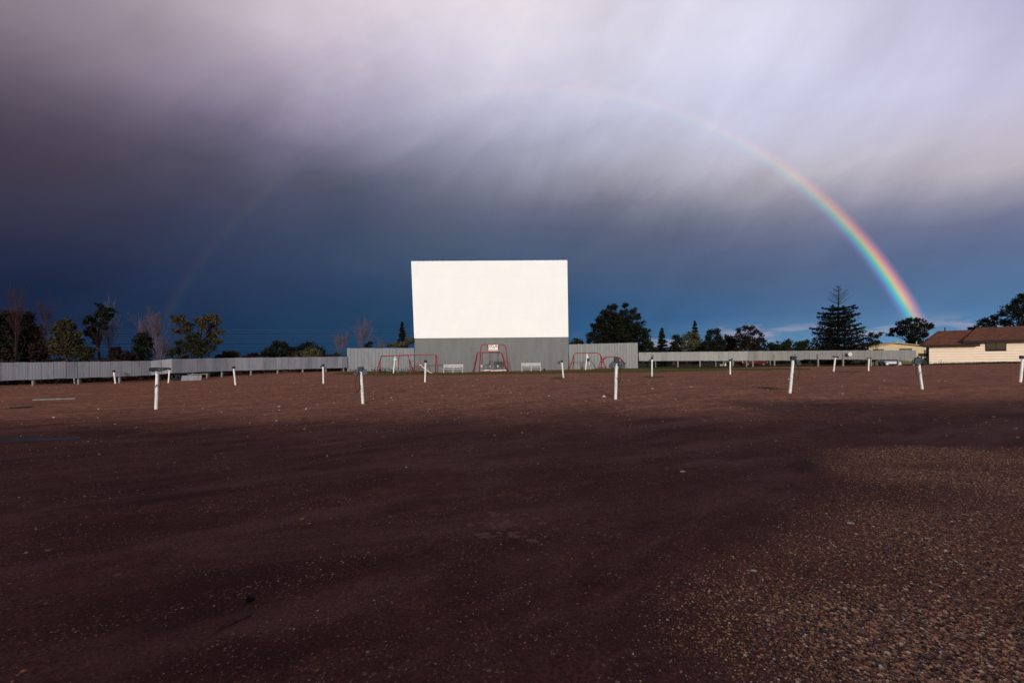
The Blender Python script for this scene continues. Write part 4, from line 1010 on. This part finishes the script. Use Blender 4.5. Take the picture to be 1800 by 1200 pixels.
def bare(label, D, px, top, spread, m, seed, base_py=650, n=9, name='bare_tree', thin=.009):
    TREE_N[0] += 1; rr = random.Random(seed); b = foot(px, base_py, D); TREE = thing(name, label, 'tree', b)
    tp = at(px, top, D); hgt = tp.z - b.z; mb = MB(); tw = MB(); sp_ = spread * D / F
    stem = [b - Vector((0,0,.2)), b + Vector((rr.uniform(-.1,.1), 0, hgt*.3)), b + Vector((rr.uniform(-.15,.15), 0, hgt*.62))]
    mb.tube(smooth_path(stem, 3), [.07 - .04 * i / 6 for i in range(7)], 6, False); mb.build('trunk', m, TREE)
    def grow(p, d, L, lev, r_):
        q = p + d * L * .55 + Vector((rr.uniform(-.1,.1), rr.uniform(-.1,.1), .03)) * L; e = p + d * L + Vector((0, 0, .05)) * L
        tw.tube([p, q, e], [r_, r_ * .8, r_ * .5], 3, False)
        if lev > 0:
            for _ in range(4 if lev > 1 else 5):
                f = rr.uniform(.25, 1); s_ = p.lerp(e, f)
                dd = (d + Vector((rr.gauss(0,.3), rr.gauss(0,.3), rr.gauss(.15,.22)))).normalized()
                grow(s_, dd, L * rr.uniform(.4, .62), lev - 1, r_ * .7)
    for i in range(n):
        f = rr.uniform(.25, 1); s_ = b + (stem[2] - b) * f; up_ = (1.1 - .3 * f)
        a = rr.uniform(0, 2*math.pi); d = Vector((math.cos(a) * sp_ / hgt * .95, math.sin(a) * sp_ / hgt * .95, up_)).normalized()
        grow(s_, d, (hgt - (s_.z - b.z)) * rr.uniform(.6, .92), 3, thin * 1.6)
    tw.build('branches', m, TREE)
    return TREE
def conifer(label, D, px, top, half, base_py, m, seed, levels=16, bare_top=0.0, size=.3, per=7, name='spruce_tree', droop=-.12, tipup=.15, ragged=.25):
    TREE_N[0] += 1; rng = np.random.default_rng(seed); b = foot(px, base_py, D); TREE = thing(name, label, 'tree', b)
    tp = at(px, top, D); hgt = tp.z - b.z; Rm = half * D / F
    mb = MB(); mb.tube([b - Vector((0,0,.2)), b + Vector((0,0,hgt*.5)), tp], [.02*hgt + .05, .012*hgt + .03, .015], 8); mb.build('trunk', BARK, TREE, True)
    br = MB(); C = []; 
    for k in range(levels):
        f = (k + .5) / levels                          # 0 at top
        z_ = tp.z - hgt * f * .97
        Lk = Rm * (f ** .72) * (1 if f < .8 else 1 - (f - .8) * .8)
        for j in range(per):
            a = 2*math.pi*(j + rng.random()*.7) / per + k * 1.3; L_ = Lk * rng.uniform(1 - ragged, 1 + ragged*.6)
            d = np.array([math.cos(a), math.sin(a), 0]); s0 = np.array([b.x, b.y, z_ + rng.uniform(-.3,.3)*hgt/levels])
            dr = droop if f > bare_top else .35
            ends = [s0 + d*L_*u + np.array([0, 0, L_*(dr*u + (tipup + (0 if f > bare_top else .1))*u*u)]) for u in (0, .35, .7, 1)]
            br.tube([Vector(e) for e in ends], [.035, .025, .016, .008] if f > bare_top else [.022, .016, .011, .006], 4, False)
            if f < bare_top:
                for u in (.35, .55, .75):
                    for sgn in (-1, 1):
                        q = s0 + d*L_*u + np.array([0, 0, L_*(dr*u + (tipup+.1)*u*u)]); sd = np.array([-d[1], d[0], 0]) * sgn
                        br.tube([Vector(q), Vector(q + (d*.6 + sd*.7 + np.array([0,0,.35])) * L_ * .28)], [.010, .005], 3, False)
                continue
            n = int(22 + 130 * L_ / max(size*6, .1) * .5)
            u = rng.random(n) ** .7; wd = (.10 + .16 * np.sin(np.pi * np.clip(u, 0, 1))) * L_
            sd = np.array([-d[1], d[0], 0]); off = rng.normal(size=n) * wd * .8
            q = s0 + d[None]*(L_*u)[:, None] + sd[None]*off[:, None]
            q[:, 2] += L_*(dr*u + tipup*u*u) - np.abs(off) * .25 - rng.random(n) * size * .5
            C.append(q)
    br.build('branches', BARK, TREE)
    C = np.concatenate(C); C[:, 2] = np.maximum(C[:, 2], b.z + .1); V, Q = leaves(C, len(C), size, rng, up=1.2, stretch=2.2)
    finish('needles', np_mesh('needles', V - np.array(b), Q), m, TREE); return TREE

# left of the screen, beyond the low fence
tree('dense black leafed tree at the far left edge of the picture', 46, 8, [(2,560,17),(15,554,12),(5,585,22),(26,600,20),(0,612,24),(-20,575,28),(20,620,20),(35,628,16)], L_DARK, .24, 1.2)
tree('dark reddish bushy tree with a sloping right side, second from the left', 47, 45, [(38,562,14),(50,556,12),(60,580,15),(45,590,18),(66,600,14),(72,615,14),(40,612,20),(30,580,16),(58,620,18),(75,628,12)], L_RED, .22, 1.15)
bare('bare reddish tree rising above the dark trees at far left', 45, 28, 531, 12, TWIGR, 3, n=8)
bare('slender bare tree leaning over between two dark trees at left', 47, 77, 547, 9, TWIGR, 5, n=6)
tree('olive leaved tree with a pointed crown left of the tall dark tree', 44, 118, [(107,568,8),(118,566,8),(127,573,7),(100,582,10),(116,583,12),(131,588,10),(98,598,12),(116,600,13),(135,603,12),(122,616,14),(102,616,13),(142,617,10),(133,626,6)], leafmat('leaf_brown_olive', (.055,.040,.017), (.014,.011,.006)), .22, .8, bark=BARKRED)
tree('tall dark tree with a bare leaning trunk and tufted crown', 46, 178, [(175,537,6),(180,546,8),(191,545,7),(172,553,6),(186,556,8),(197,553,4),(155,561,7),(165,560,6),(150,567,5),(172,570,7),(160,577,6),(158,586,8),(168,590,7),(170,600,6),(180,566,7),(184,575,5)], L_DARK, .2, .9, bark=BARKRED, trunk_r=.17)
bare('feathery pale pink bare tree just right of the tall dark tree', 48, 192, 556, 15, TWIG, 9, n=10)
tree('low brown bush right of the tall dark tree', 44, 210, auto(210, 609, 22, 640, 9, 4, 10), L_RED, .2, .9, name='bush', cat='bush', trunk_r=.06)
tree('small olive bush at the foot of the tall dark tree', 43, 150, auto(152, 603, 14, 640, 7, 14, 8), L_OLIVE, .2, .8, name='bush', cat='bush', trunk_r=.06)
tree('narrow dark tree between the pale bare trees at left', 46, 252, [(252,589,7),(246,598,9),(258,598,9),(250,610,11),(261,606,7),(244,615,9),(255,622,12)], L_DARK, .2, 1.1)
bare('pale pink bare tree poking up behind the narrow dark tree', 47, 254, 573, 10, TWIG, 12, n=9)
bare('tall thin pale bare tree left of the gold leaved tree', 46, 273, 563, 13, TWIG, 14, n=11)
bare('low spreading pale bare shrub at the left foot of the gold leaved tree', 43, 284, 603, 16, TWIG, 15, n=10, name='bare_shrub')
tree('gold and olive leaved tree with two high crowns leaning over the fence', 43.0, 345,
     [(308,561,7.9),(317,560,7.9),(323,568,7.9),(330,573,7.9),(312,583,7.9),(327,580,7.9),(349,563,7.9),(357,570,9.2),(363,559,7.9),(372,558,9.2),(380,565,7.9),(374,573,7.9),(384,582,7.9),(375,590,6.6),(380,601,9.2),(368,586,7.9)],
     L_GOLD, .19, .62, bark=BARK, trunk_r=.13)
tree('dark olive undergrowth tree below the gold crowns against the fence', 42.3, 338, [(318,603,9),(335,597,9),(346,590,8),(350,605,10),(330,613,12),(312,617,10),(362,600,9),(370,612,10),(350,620,12),(325,628,9),(300,619,8),(318,632,6)], L_OLIVE, .19, .85, name='bush', cat='bush', trunk_r=.07, depth=.3)
tree('low red brown bush right of the gold leaved tree', 46, 398, auto(394, 613, 17, 640, 7, 24, 8), L_RED, .2, .9, name='bush', cat='bush', trunk_r=.06)
tree('small gold topped bush above the fence, right of a red brown bush', 47, 412, auto(412, 613, 10, 640, 5, 25, 7), L_GOLD, .2, .8, name='bush', cat='bush', trunk_r=.05)
tree('low dark bush above the fence left of two round trees', 52, 440, auto(440, 620, 22, 645, 8, 26, 8), L_RED, .22, 1.0, name='bush', cat='bush', trunk_r=.06)
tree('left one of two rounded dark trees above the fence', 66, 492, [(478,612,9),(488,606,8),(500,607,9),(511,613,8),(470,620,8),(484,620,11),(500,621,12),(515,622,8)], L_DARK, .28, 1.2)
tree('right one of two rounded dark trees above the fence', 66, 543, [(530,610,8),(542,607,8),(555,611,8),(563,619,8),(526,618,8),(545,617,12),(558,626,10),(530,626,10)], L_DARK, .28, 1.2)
tree('pale olive bush in front of the two rounded dark trees', 58, 540, [(520,623,6),(530,620,6),(541,617,6),(552,616,6),(560,622,5),(547,624,7),(533,626,7),(520,630,6),(506,627,4)], L_PALE, .2, .8, name='bush', cat='bush', trunk_r=.05)
tree('low dark bush between the round trees and the tall wall', 60, 592, auto(592, 619, 16, 640, 7, 30, 7), L_OLIVE, .22, .9, name='bush', cat='bush', trunk_r=.05)
bare('pale bare bush fanning out at the left end of the tall wall', 62, 601, 590, 20, TWIG, 21, n=12, name='bare_shrub')
bare('pale bare tree leaning right behind the tall left wall', 64, 636, 576, 26, TWIG, 22, n=12)
tree('small black bush peeping over the tall left wall', 62, 647, [(645,607,4),(650,603,4),(648,611,6)], L_DARK, .2, 1.1, name='bush', cat='bush', trunk_r=.05)
bare('tiny bare shrub tips over the tall left wall', 62, 668, 602, 8, TWIG, 23, n=7, name='bare_shrub')
conifer('dark pointed conifer close to the left edge of the screen', 66, 707.5, 564.5, 15, 645, L_CON, 31, 18, size=.28, per=9)
tree('yellow green bush touching the left edge of the screen', 62, 715, [(690,606,6),(700,605,6),(711,604,6),(720,601,7),(726,596,6),(683,608,4),(706,612,8)], L_PALE, .22, .8, name='bush', cat='bush', trunk_r=.06)
# dark scrub that closes the gap behind the left fence
r = np.random.default_rng(77); C = []
for s in range(200):
    px = r.uniform(-150, 610); D = np.interp(px, [-150, 0, 300, 610], [28, 33, 41.5, 54]) + r.uniform(0, 4)
    b = foot(px, 650, D); n = 64; v = np.clip(r.normal(size=(n, 3)), -1.5, 1.5) * np.array([.6, .5, .5]); v[:, 2] = np.abs(v[:, 2]) * (1.2 + 1.5 * (vnoise(px * .045, 1.0) + .5)); C.append(np.array(b) + v)
C = np.concatenate(C); V, Q = leaves(C, len(C), .26, r); o = finish('undergrowth', np_mesh('undergrowth', V, Q), L_RED); o['kind'] = 'stuff'; o['label'] = 'dark scrub behind the left fence'
# right of the screen
tree('small round grey green tree between the screen and the big dark tree', 82, 1014, [(1007,603,5),(1014,598,5),(1021,602,5),(1014,606,8)], L_OLIVE, .3, .9)
tree('big broad black green tree behind the pale wall at right', 70, 1085,
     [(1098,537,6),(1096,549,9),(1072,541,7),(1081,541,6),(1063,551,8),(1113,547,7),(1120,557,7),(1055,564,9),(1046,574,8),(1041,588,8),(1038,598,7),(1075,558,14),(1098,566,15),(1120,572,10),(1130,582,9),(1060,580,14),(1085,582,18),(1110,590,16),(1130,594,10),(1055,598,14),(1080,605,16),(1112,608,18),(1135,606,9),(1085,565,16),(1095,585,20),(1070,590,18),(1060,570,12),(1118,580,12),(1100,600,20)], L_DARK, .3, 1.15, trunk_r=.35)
tree('dark low tree at the right skirt of the big black tree', 74, 1138, [(1128,612,10),(1142,606,8),(1148,614,8),(1136,622,12),(1152,622,8)], L_GREEN, .28, 1.0)
conifer('short spruce right of the big broad tree', 78, 1164, 575, 16, 645, L_CON, 41, 14, size=.34, per=8)
tree('narrow dark tree right of the short spruce', 84, 1188, [(1188,593,6),(1184,603,7),(1192,601,7),(1188,613,8),(1180,616,6)], L_DARK, .3, 1.1)
conifer('taller slim spruce standing behind the pale olive tree', 88, 1222, 562.5, 14, 645, L_CON, 43, 14, size=.36, per=8)
tree('pale olive tree beside the small pink roofed house', 84, 1214, [(1204,594,6),(1213,589,7),(1222,588,6),(1200,602,6),(1212,600,8),(1224,598,7),(1218,608,8),(1204,610,6)], L_PALE, .28, .75)
tree('dark rounded tree right of the slim spruce', 86, 1256, [(1252,585,7),(1260,583,6),(1246,593,8),(1262,593,8),(1268,602,8),(1254,604,12),(1240,606,8),(1258,616,12),(1236,616,8)], L_DARK, .3, 1.15)
tree('dark tree filling the dip between two taller dark trees', 90, 1281, auto(1281, 585, 14, 635, 9, 51, 8), L_DARK, .3, 1.1)
tree('spiky topped dark tree with thin outer branches', 86, 1312, [(1300,580,6),(1310,576,6),(1320,577,6),(1328,584,6),(1337,589,5),(1298,590,8),(1314,588,10),(1330,597,9),(1342,598,6),(1306,602,12),(1325,608,12),(1298,614,10)], L_RED, .24, .85)
for i, (px, top, hf, lab) in enumerate(((1358,599,14,'low dark green tree right of the spiky topped tree'),(1382,595,14,'middle one of three low dark green trees left of the big spruce'),(1408,598,15,'low dark green tree just left of the big spruce'))):
    tree(lab, 92 + i, px, auto(px, top, hf, 640, 10, 60 + i, 8), L_GREEN, .3, 1.1)
conifer('big ragged spruce with a dead twiggy top beside the low fence', 68, 1474, 502, 57, 645, L_CON, 47, 19, bare_top=.24, size=.34, per=9, droop=-.10, tipup=.24, ragged=.42)
tree('thin grey green tree at the right foot of the big spruce', 72, 1536, [(1530,588,5),(1526,596,6),(1540,592,5),(1534,602,7),(1545,589,4),(1549,586,3),(1524,606,7),(1542,601,5)], L_OLIVE, .22, .6, trunk_r=.07)
tree('dark tree with a flat round crown behind the cream houses', 92, 1600, [(1600,563,6),(1590,566,7),(1610,564,7),(1622,570,7),(1580,573,7),(1632,575,7),(1570,580,6),(1600,575,11),(1615,580,10),(1585,584,9),(1565,588,5),(1638,572,4),(1625,588,8),(1603,590,10),(1612,600,9)], L_DARK, .28, 1.1, trunk_r=.3)
tree('dark ragged tree rising over the brown roof at the right edge', 84, 1790, [(1800,520,9),(1790,530,8),(1778,540,9),(1800,545,14),(1765,552,8),(1785,556,11),(1750,558,7),(1770,566,11),(1745,568,7),(1732,562,7),(1725,570,6),(1715,575,5),(1706,577,4),(1800,570,14),(1740,576,9),(1815,540,16)], L_DARK, .27, .95, trunk_r=.3)
tree('dark shrub in the gap beside the cream house and gate', 66, 1627, auto(1628, 626, 8, 642, 4, 71, 5), L_DARK, .2, 1.1, name='bush', cat='bush', trunk_r=.04)
# far dark wood closing the horizon
r = np.random.default_rng(78); C = []
for s in range(760):
    px = r.uniform(-300, 2100); D = r.uniform(110, 170) if px > 700 else r.uniform(95, 140)
    b = foot(px, 640, D); hh = (3.0 + 3.6 * abs(vnoise(px * .03, 2.0)) * 2) * (1 if px > 1130 else .55)
    n = 60; v = r.normal(size=(n, 3)) * np.array([2.0, 1.5, .5]); v[:, 2] = r.random(n) ** .8 * hh; C.append(np.array(b) + v)
C = np.concatenate(C); V, Q = leaves(C, len(C), .75, r); o = finish('far_woodland', np_mesh('far_woodland', V, Q), L_DARK); o['kind'] = 'stuff'; o['label'] = 'dark far line of trees along the horizon'

# ---------------------------------------------------------------- grass and weeds
def blades(xy, hgt, wid, rng, name, m, lean=.5):
    n = len(xy); z = ground_np(xy[:, 0], xy[:, 1]); a = rng.uniform(0, 2*np.pi, n); hh = hgt * rng.uniform(.5, 1.4, n); ww = wid * rng.uniform(.6, 1.3, n)
    b = np.stack([xy[:, 0], xy[:, 1], z - .01], -1); s = np.stack([np.cos(a), np.sin(a), 0*a], -1) * ww[:, None] / 2
    tip = b + np.stack([rng.normal(0, lean, n) * hh, rng.normal(0, lean, n) * hh, hh], -1)
    V = np.stack([b - s, b + s, tip], 1).reshape(-1, 3); return np_mesh(name, V, np.arange(3*n).reshape(-1, 3))
def strip(n, x0, x1, edge0, edge1, rng, rough=3):
    x = rng.uniform(x0, x1, n); e0 = edge0(x) + vnoise(x * .35, x * 0 + 7) * rough; e1 = edge1(x) + vnoise(x * .3, x * 0 + 3) * .5
    return np.stack([x, e0 + (e1 - e0) * rng.random(n)], -1)
r = np.random.default_rng(21)
xy = strip(85000, -18, 30, lambda x: np.interp(x, [-18, -8, 5, 14, 30], [44.5, 40.5, 39.5, 38.5, 45.5]), lambda x: np.interp(x, [-18, -10, -9, 8, 10, 30], [53, 53, 46.2, 46.2, 53, 49]), r, 3.5)
g = finish('grass', blades(xy, .10, .035, r, 'grass', GRASS), GRASS); g['kind'] = 'stuff'; g['label'] = 'strip of short dark grass below the screen'
hx = r.uniform(-3.0, 22, 17000); hd = -r.uniform(0.1, 3.2, 17000) * (.75 + .5 * vnoise(hx * 1.3, hx * 0))
house_weeds = np.stack([HX + hx * hc - hd * hs, HD + hx * hs + hd * hc], -1)
xy = np.concatenate([house_weeds, strip(14000, 13, 47, lambda x: np.interp(x, [13, 47], [62, 59.5]), lambda x: np.interp(x, [13, 47], [66, 63]), r, 1.5)])
q_ = (xy[:, 0] / xy[:, 1] * F + 900); xy = xy[(q_ < 1538) | (q_ > 1592) | (r.random(len(xy)) < .12)]
g = finish('weeds', blades(xy, .24, .05, r, 'weeds', WEED), WEED); g['kind'] = 'stuff'; g['label'] = 'brown green weeds below the house and fence'
C = []; 
for px, D, n in ((662,51,26),(672,50.5,30),(684,51,26),(703,51.5,22),(722,49.5,22),(733,48,26),(742,48.5,20),(618,53,14),(1596,59,16),(1700,58.5,14),(1680,58.8,12),(1725,58.3,16),(1780,58.5,18),(1655,58.5,12)):
    b = foot(px, 652, D); v = r.normal(size=(n*4, 3)) * np.array([.45, .3, .26]); v[:, 2] = np.abs(v[:, 2]); C.append(np.array(b) + v)
C = np.concatenate(C); V, Q = leaves(C, len(C), .13, r); g = finish('weed_clumps', np_mesh('weed_clumps', V, Q), L_GREEN); g['kind'] = 'stuff'; g['label'] = 'leafy weeds round the swings and walls'
def tuft(px, py, D, w_, h_, label):
    p = foot(px, py, D); rng = np.random.default_rng(int(px)); n = 420
    q = np.stack([p.x + rng.normal(0, w_ * D / F / 2.6, n), p.y + rng.normal(0, .22, n)], -1)
    return tag(finish('grass_tuft', blades(q, h_, .022, rng, 'grass_tuft', GRASS), GRASS), label, 'grass tuft')
tuft(1146, 664, 26.6, 34, .12, 'dark grass tuft round the foot of the crooked speaker post')
tuft(1353, 687, 15.6, 26, .06, 'flat grass tuft left of the near post that leans right')
tuft(981, 668, 25.4, 16, .09, 'small grass tuft left of the post with the hooked speaker')
tuft(1490, 654, 31.5, 40, .10, 'wide low grass tuft right of the winged far post')
tuft(38, 712, 14, 4, .05, 'small green weed on bare gravel near the left edge')

# ---------------------------------------------------------------- power line far behind
WIRE = mat('wire_grey', (.16,.16,.17), .6)
PLn = thing('power_line', 'faint power wires crossing the dark sky at left', 'power line', foot(-330, 640, 118))
for k, (ya, yb) in enumerate(((572.5,577),(576,581),(581.5,587.5),(585.5,590.5),(589,594.5),(593,598),(600,605.5),(606,611))):
    a, b = at(-330, ya + 4, 118), at(862, yb, 126); mid = (a + b)/2 - Vector((0, 0, .5))
    mb = MB(); mb.tube(smooth_path([a, a.lerp(mid, .5) - Vector((0,0,.12)), mid, mid.lerp(b, .5) - Vector((0,0,.12)), b], 8), .009, 4); mb.build('wire', WIRE, PLn)
for px, D in ((-330, 118), (862, 126)):
    q = foot(px, 640, D); mb = MB(); mb.tube([q - Vector((0,0,.5)), q + Vector((0,0,10.6))], [.18,.13], 8)
    for hz_ in (10.2, 9.0, 7.6, 6.4): mb.box(q + Vector((0, 0, hz_)), (.14, 2.2, .14))
    mb.build('pole', BARK, PLn)

# ---------------------------------------------------------------- rainbow
def rainbow():
    """the bow itself: a cone of directions 39.6-43.6 degrees round the point opposite the sun, hung in the rain 4 km off"""
    R_ = 4000.0; ax = ANTI.copy(); ux = Vector((ax.y, -ax.x, 0)).normalized(); uz = ux.cross(ax).normalized()
    NA_, NB = 160, 28; vs, fs, inten, tt = [], [], [], []
    for i in range(NA_ + 1):
        phi = rad(3 + 174 * i / NA_)                # 0 = right, 180 = left
        for j in range(NB + 1):
            th = rad(40.95 + 1.95 * j / NB)
            d = ax * math.cos(th) + (ux * math.cos(phi) + uz * math.sin(phi)) * math.sin(th)
            vs.append(Vector((0, 0, H)) + d * R_)
            deg = math.degrees(phi)
            I = np.interp(deg, [0, 18, 28, 38, 46, 56, 70, 90, 105, 130, 150, 165, 180], [.95, .95, .74, .38, .17, .085, .06, .045, .032, .012, .010, .02, .02])
            I *= np.interp(math.degrees(math.asin(d.z)), [1.5, 3.2, 5.5], [0, .35, 1]); inten.append(I); tt.append(j / NB)
    for i in range(NA_):
        for j in range(NB):
            k = i*(NB+1) + j; q = (k, k+1, k+NB+2, k+NB+1)
            if max(vs[z].z for z in q) > -60: fs.append(q)
    me = bpy.data.meshes.new('rainbow'); me.from_pydata([tuple(v) for v in vs], [], fs)
    a = me.attributes.new('bow', 'FLOAT_VECTOR', 'POINT'); a.data.foreach_set('vector', np.array([(x_, y_, 0) for x_, y_ in zip(inten, tt)], np.float32).ravel())
    m = bpy.data.materials.new('rainbow_light'); m.use_nodes = True; t = NT(m.node_tree); t.n.clear()
    at_ = t.node('ShaderNodeAttribute'); at_.attribute_name = 'bow'; s_ = t.node('ShaderNodeSeparateXYZ'); t.link(at_.outputs['Vector'], s_.inputs[0])
    c_ = t.ramp(s_.outputs[1], [(0, (0,0,0)), (.10, (.012,.003,.03)), (.20, (.07,.03,.12)), (.30, (.015,.18,.30)), (.38, (.02,.36,.34)), (.46, (.09,.46,.16)), (.54, (.50,.48,.05)), (.62, (.72,.36,.04)), (.71, (.66,.20,.06)), (.80, (.40,.09,.06)), (.90, (.14,.03,.05)), (1, (0,0,0))], 'B_SPLINE')
    em = t.node('ShaderNodeEmission'); t.link(c_, em.inputs[0]); t.link(t.math('MULTIPLY', s_.outputs[0], 1.0), em.inputs[1])
    tr_ = t.node('ShaderNodeBsdfTransparent'); ad = t.node('ShaderNodeAddShader'); t.link(em.outputs[0], ad.inputs[0]); t.link(tr_.outputs[0], ad.inputs[1])
    out = t.node('ShaderNodeOutputMaterial'); t.link(ad.outputs[0], out.inputs[0])
    o = finish('rainbow', me, m, smooth=True); return tag(o, 'rainbow arching over the screen, brightest where it meets the right horizon', 'rainbow')
rainbow()
